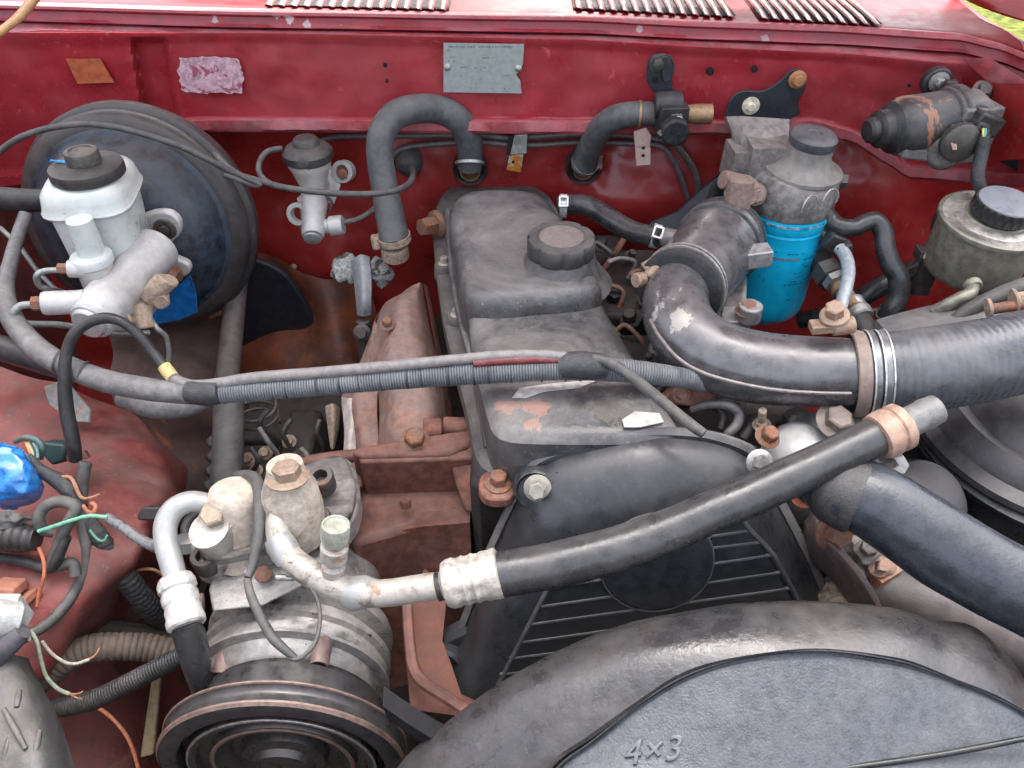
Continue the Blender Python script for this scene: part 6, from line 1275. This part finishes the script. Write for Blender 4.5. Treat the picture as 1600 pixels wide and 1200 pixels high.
solo('black_conduit', tube([(138, 815, .80, 12), (155, 840, .80, 15), (180, 880, .81, 17), (210, 920, .83, 18), (240, 955, .86, 18), (275, 975, .90, 16)], 16, 8, rib=(.06, .006)), tape, 'black ribbed conduit diving down beside the fender', 'conduit')
solo('flat_clip', prism([W(a, b_, .82) for a, b_ in ((214, 806), (222, 792), (248, 792), (256, 808), (248, 814), (214, 813))], (0, .012, -.01)), rubber, 'flat black clip on the red fender above the harness', 'clip', bevel=.002)
solo('wire_hook', tube([(190, 905, .86, 2.5), (215, 892, .85, 2.5), (240, 890, .85, 2.5), (258, 902, .86, 2.5)], 8), w_cop, 'thin copper-coloured wire hooped beside the white ferrule', 'wire')
solo('brown_conduit', tube([(48, 1070, .80, 22), (75, 1052, .80, 22), (105, 1028, .80, 22), (140, 1014, .805, 22), (180, 1010, .81, 21), (230, 1012, .82, 21), (290, 1022, .83, 20)], 26, 8, rib=(.11, .0062)), brownc, 'brown corrugated conduit curving behind the compressor hose', 'conduit')
solo('black_conduit', tube([(60, 1110, .78, 14), (110, 1103, .775, 15), (150, 1092, .77, 15.5), (200, 1068, .765, 15), (250, 1042, .76, 15), (300, 1018, .755, 15)], 24, 8, rib=(.07, .0032)), rubber, 'straight black ribbed conduit below the brown one', 'conduit')
solo('dark_bend', tube([(120, 1010, .86, 14), (138, 990, .86, 15), (170, 985, .87, 16), (230, 990, .88, 16), (290, 994, .90, 15)], 18), M('brown_black_hose', (.06, .05, .045), .6, dust=.4, dustc=(.16, .13, .11), bump=.3), 'dull brown-black hose bend above the brown conduit', 'hose')
bt = Thing('battery_terminal', 'whitish cable clamp with purple-grey cable at the picture edge', 'battery clamp', W(20, 970, .70))
bt.add('clamp', wobble(join(cyl(W(28, 968, .70), (-.6, -.3, .6), .016, .03, 28), box(W(4, 966, .70), .03, .03, .03)), .0012, 60), M('lead_white', (.52, .53, .50), .4, .3, dust=.35, dustc=(.42, .40, .36), bump=.4, scale=26), bevel=.004)
bt.add('cable', tube([(36, 985, .69, 14), (18, 1000, .69, 19), (0, 1016, .69, 20), (-40, 1050, .69, 20)], 18), M('purple_grey_rubber', (.07, .07, .09), .4, dust=.4, bump=.3))
bt.add('wire_ties', tube([(40, 985, .695, 3), (46, 1000, .70, 3), (40, 980, .70, 3)], 8), w_pale)
solo('orange_block', join(prism([W(a, b_, .735) for a, b_ in ((-20, 918), (20, 920), (22, 938), (-20, 944))], (0, .02, -.01)), prism([W(a, b_, .74) for a, b_ in ((14, 942), (38, 933), (42, 948), (16, 952))], (0, .02, -.01))), M('salmon_plastic', (.33, .13, .08), .6, dust=.3, dustc=(.46, .26, .2), bump=.1), 'salmon-orange plastic block behind the battery clamp', 'block', bevel=.002)
solo('pale_wire', tube([(48, 985, .72, 3), (58, 1004, .72, 3), (64, 1030, .725, 3), (72, 1056, .73, 3), (90, 1076, .735, 3), (108, 1084, .74, 3)], 8, 6), wire('mint', (.38, .44, .32)), 'pale green stripped wire hanging from the battery clamp', 'wire')
solo('pale_wire', tube([(66, 1002, .72, 2.5), (80, 1020, .725, 2.5), (100, 1034, .73, 2.5), (118, 1037, .735, 2.5), (140, 1030, .74, 2.5)], 8, 6), w_pale, 'cream stripped wire with frayed copper end across the brown conduit', 'wire')
for k_, (a, b_) in enumerate((((108, 1084), (130, 1080)), ((108, 1084), (128, 1092)), ((138, 1030), (156, 1012)), ((138, 1030), (152, 1018)))):
    solo('copper_strand', tube([(a[0], a[1], .74, 1.4), ((a[0] + b_[0]) / 2 + 2, (a[1] + b_[1]) / 2 + 2, .74, 1.2), (b_[0], b_[1], .742, 1)], 6), w_cop, ('straight bare copper strand at the end of the pale green wire', 'drooping bare copper strand at the end of the pale green wire', 'rising bare copper strand at the end of the cream wire', 'flatter bare copper strand at the end of the cream wire')[k_], 'wire', 'bare copper strands')
solo('orange_lead', tube([(152, 1105, .82, 3), (175, 1122, .82, 3), (198, 1150, .82, 3), (212, 1185, .82, 3), (222, 1230, .82, 3)], 8, 6), w_orange, 'faded orange lead dropping through the dark lower corner', 'wire')
solo('fan_cowl_corner', crumple(gridsurf([[(-40, 1015, .72), (0, 1018, .70), (28, 1022, .71), (44, 1030, .74)], [(-40, 1080, .68), (0, 1080, .67), (45, 1080, .68), (74, 1090, .72)], [(-40, 1150, .66), (0, 1150, .65), (60, 1145, .655), (102, 1150, .70)], [(-40, 1260, .63), (0, 1260, .62), (80, 1250, .62), (130, 1250, .66)]], 10, 10), .002, 20), M('scuffed_black_corner', (.06, .065, .07), .42, dust=.5, dustc=(.24, .21, .17), bump=.5, scale=14), 'scuffed black moulded corner at the lower picture corner', 'battery tray')
RL = {((6, 1108), (40, 1170)): 'longest slanting ridge on the scuffed black corner piece', ((18, 1140), (4, 1196)): 'ridge nearest the picture edge on the black corner piece', ((62, 1142), (52, 1190)): 'ridge closest to the rim of the black corner piece', ((30, 1080), (26, 1105)): 'short topmost ridge on the black corner piece'}
for a, b_ in (((6, 1108), (40, 1170)), ((18, 1140), (4, 1196)), ((62, 1142), (52, 1190)), ((30, 1080), (26, 1105))):
    solo('moulded_ridge', tube([(a[0], a[1], .655, 4), ((a[0] + b_[0]) / 2, (a[1] + b_[1]) / 2, .645, 5), (b_[0], b_[1], .64, 4)], 10), MATS['scuffed_black_corner'], RL[(a, b_)], 'ridge', 'ridges on the black corner piece')
solo('tan_strut', prism([W(a, b_, .86) for a, b_ in ((236, 1062), (250, 1060), (240, 1180), (218, 1186))], (0, .01, 0)), M('mud_tan', (.26, .21, .13), .7, dust=.5, dustc=(.26, .20, .13), bump=.5), 'muddy tan strut in the dark gap beside the pulley', 'strut', bevel=.002)
solo('prop_rod', tube([(-60, 100, .62, 5), (0, 50, .63, 6), (30, 26, .64, 7), (60, -12, .65, 8), (90, -60, .66, 8)], 14, 6), M('orange_brown_tube', (.42, .22, .09), .35, dust=.3, dustc=(.5, .38, .26), bump=.1), 'translucent-looking orange-brown tube crossing the upper picture corner', 'tube')
solo('washer_nozzle', wobble(join(lathe(W(868, -2, 1.17), (0, -.3, 1), [(.018, -.012), (.019, 0), (.014, .006), (.0001, .008)], 24), box(W(850, -6, 1.17), .03, .02, .02)), .002, 60), rubber, 'black wiper pivot boot at the top picture edge between the louvres', 'wiper pivot')
solo('white_wire_scrap', tube([(852, 8, 1.13, 2), (862, 10, 1.13, 2)], 8), w_pale, 'white speck of debris on the cowl beside the wiper pivot', 'debris') if 0 else None
for o in bpy.data.objects:
    if '_c' in o: del o['_c']
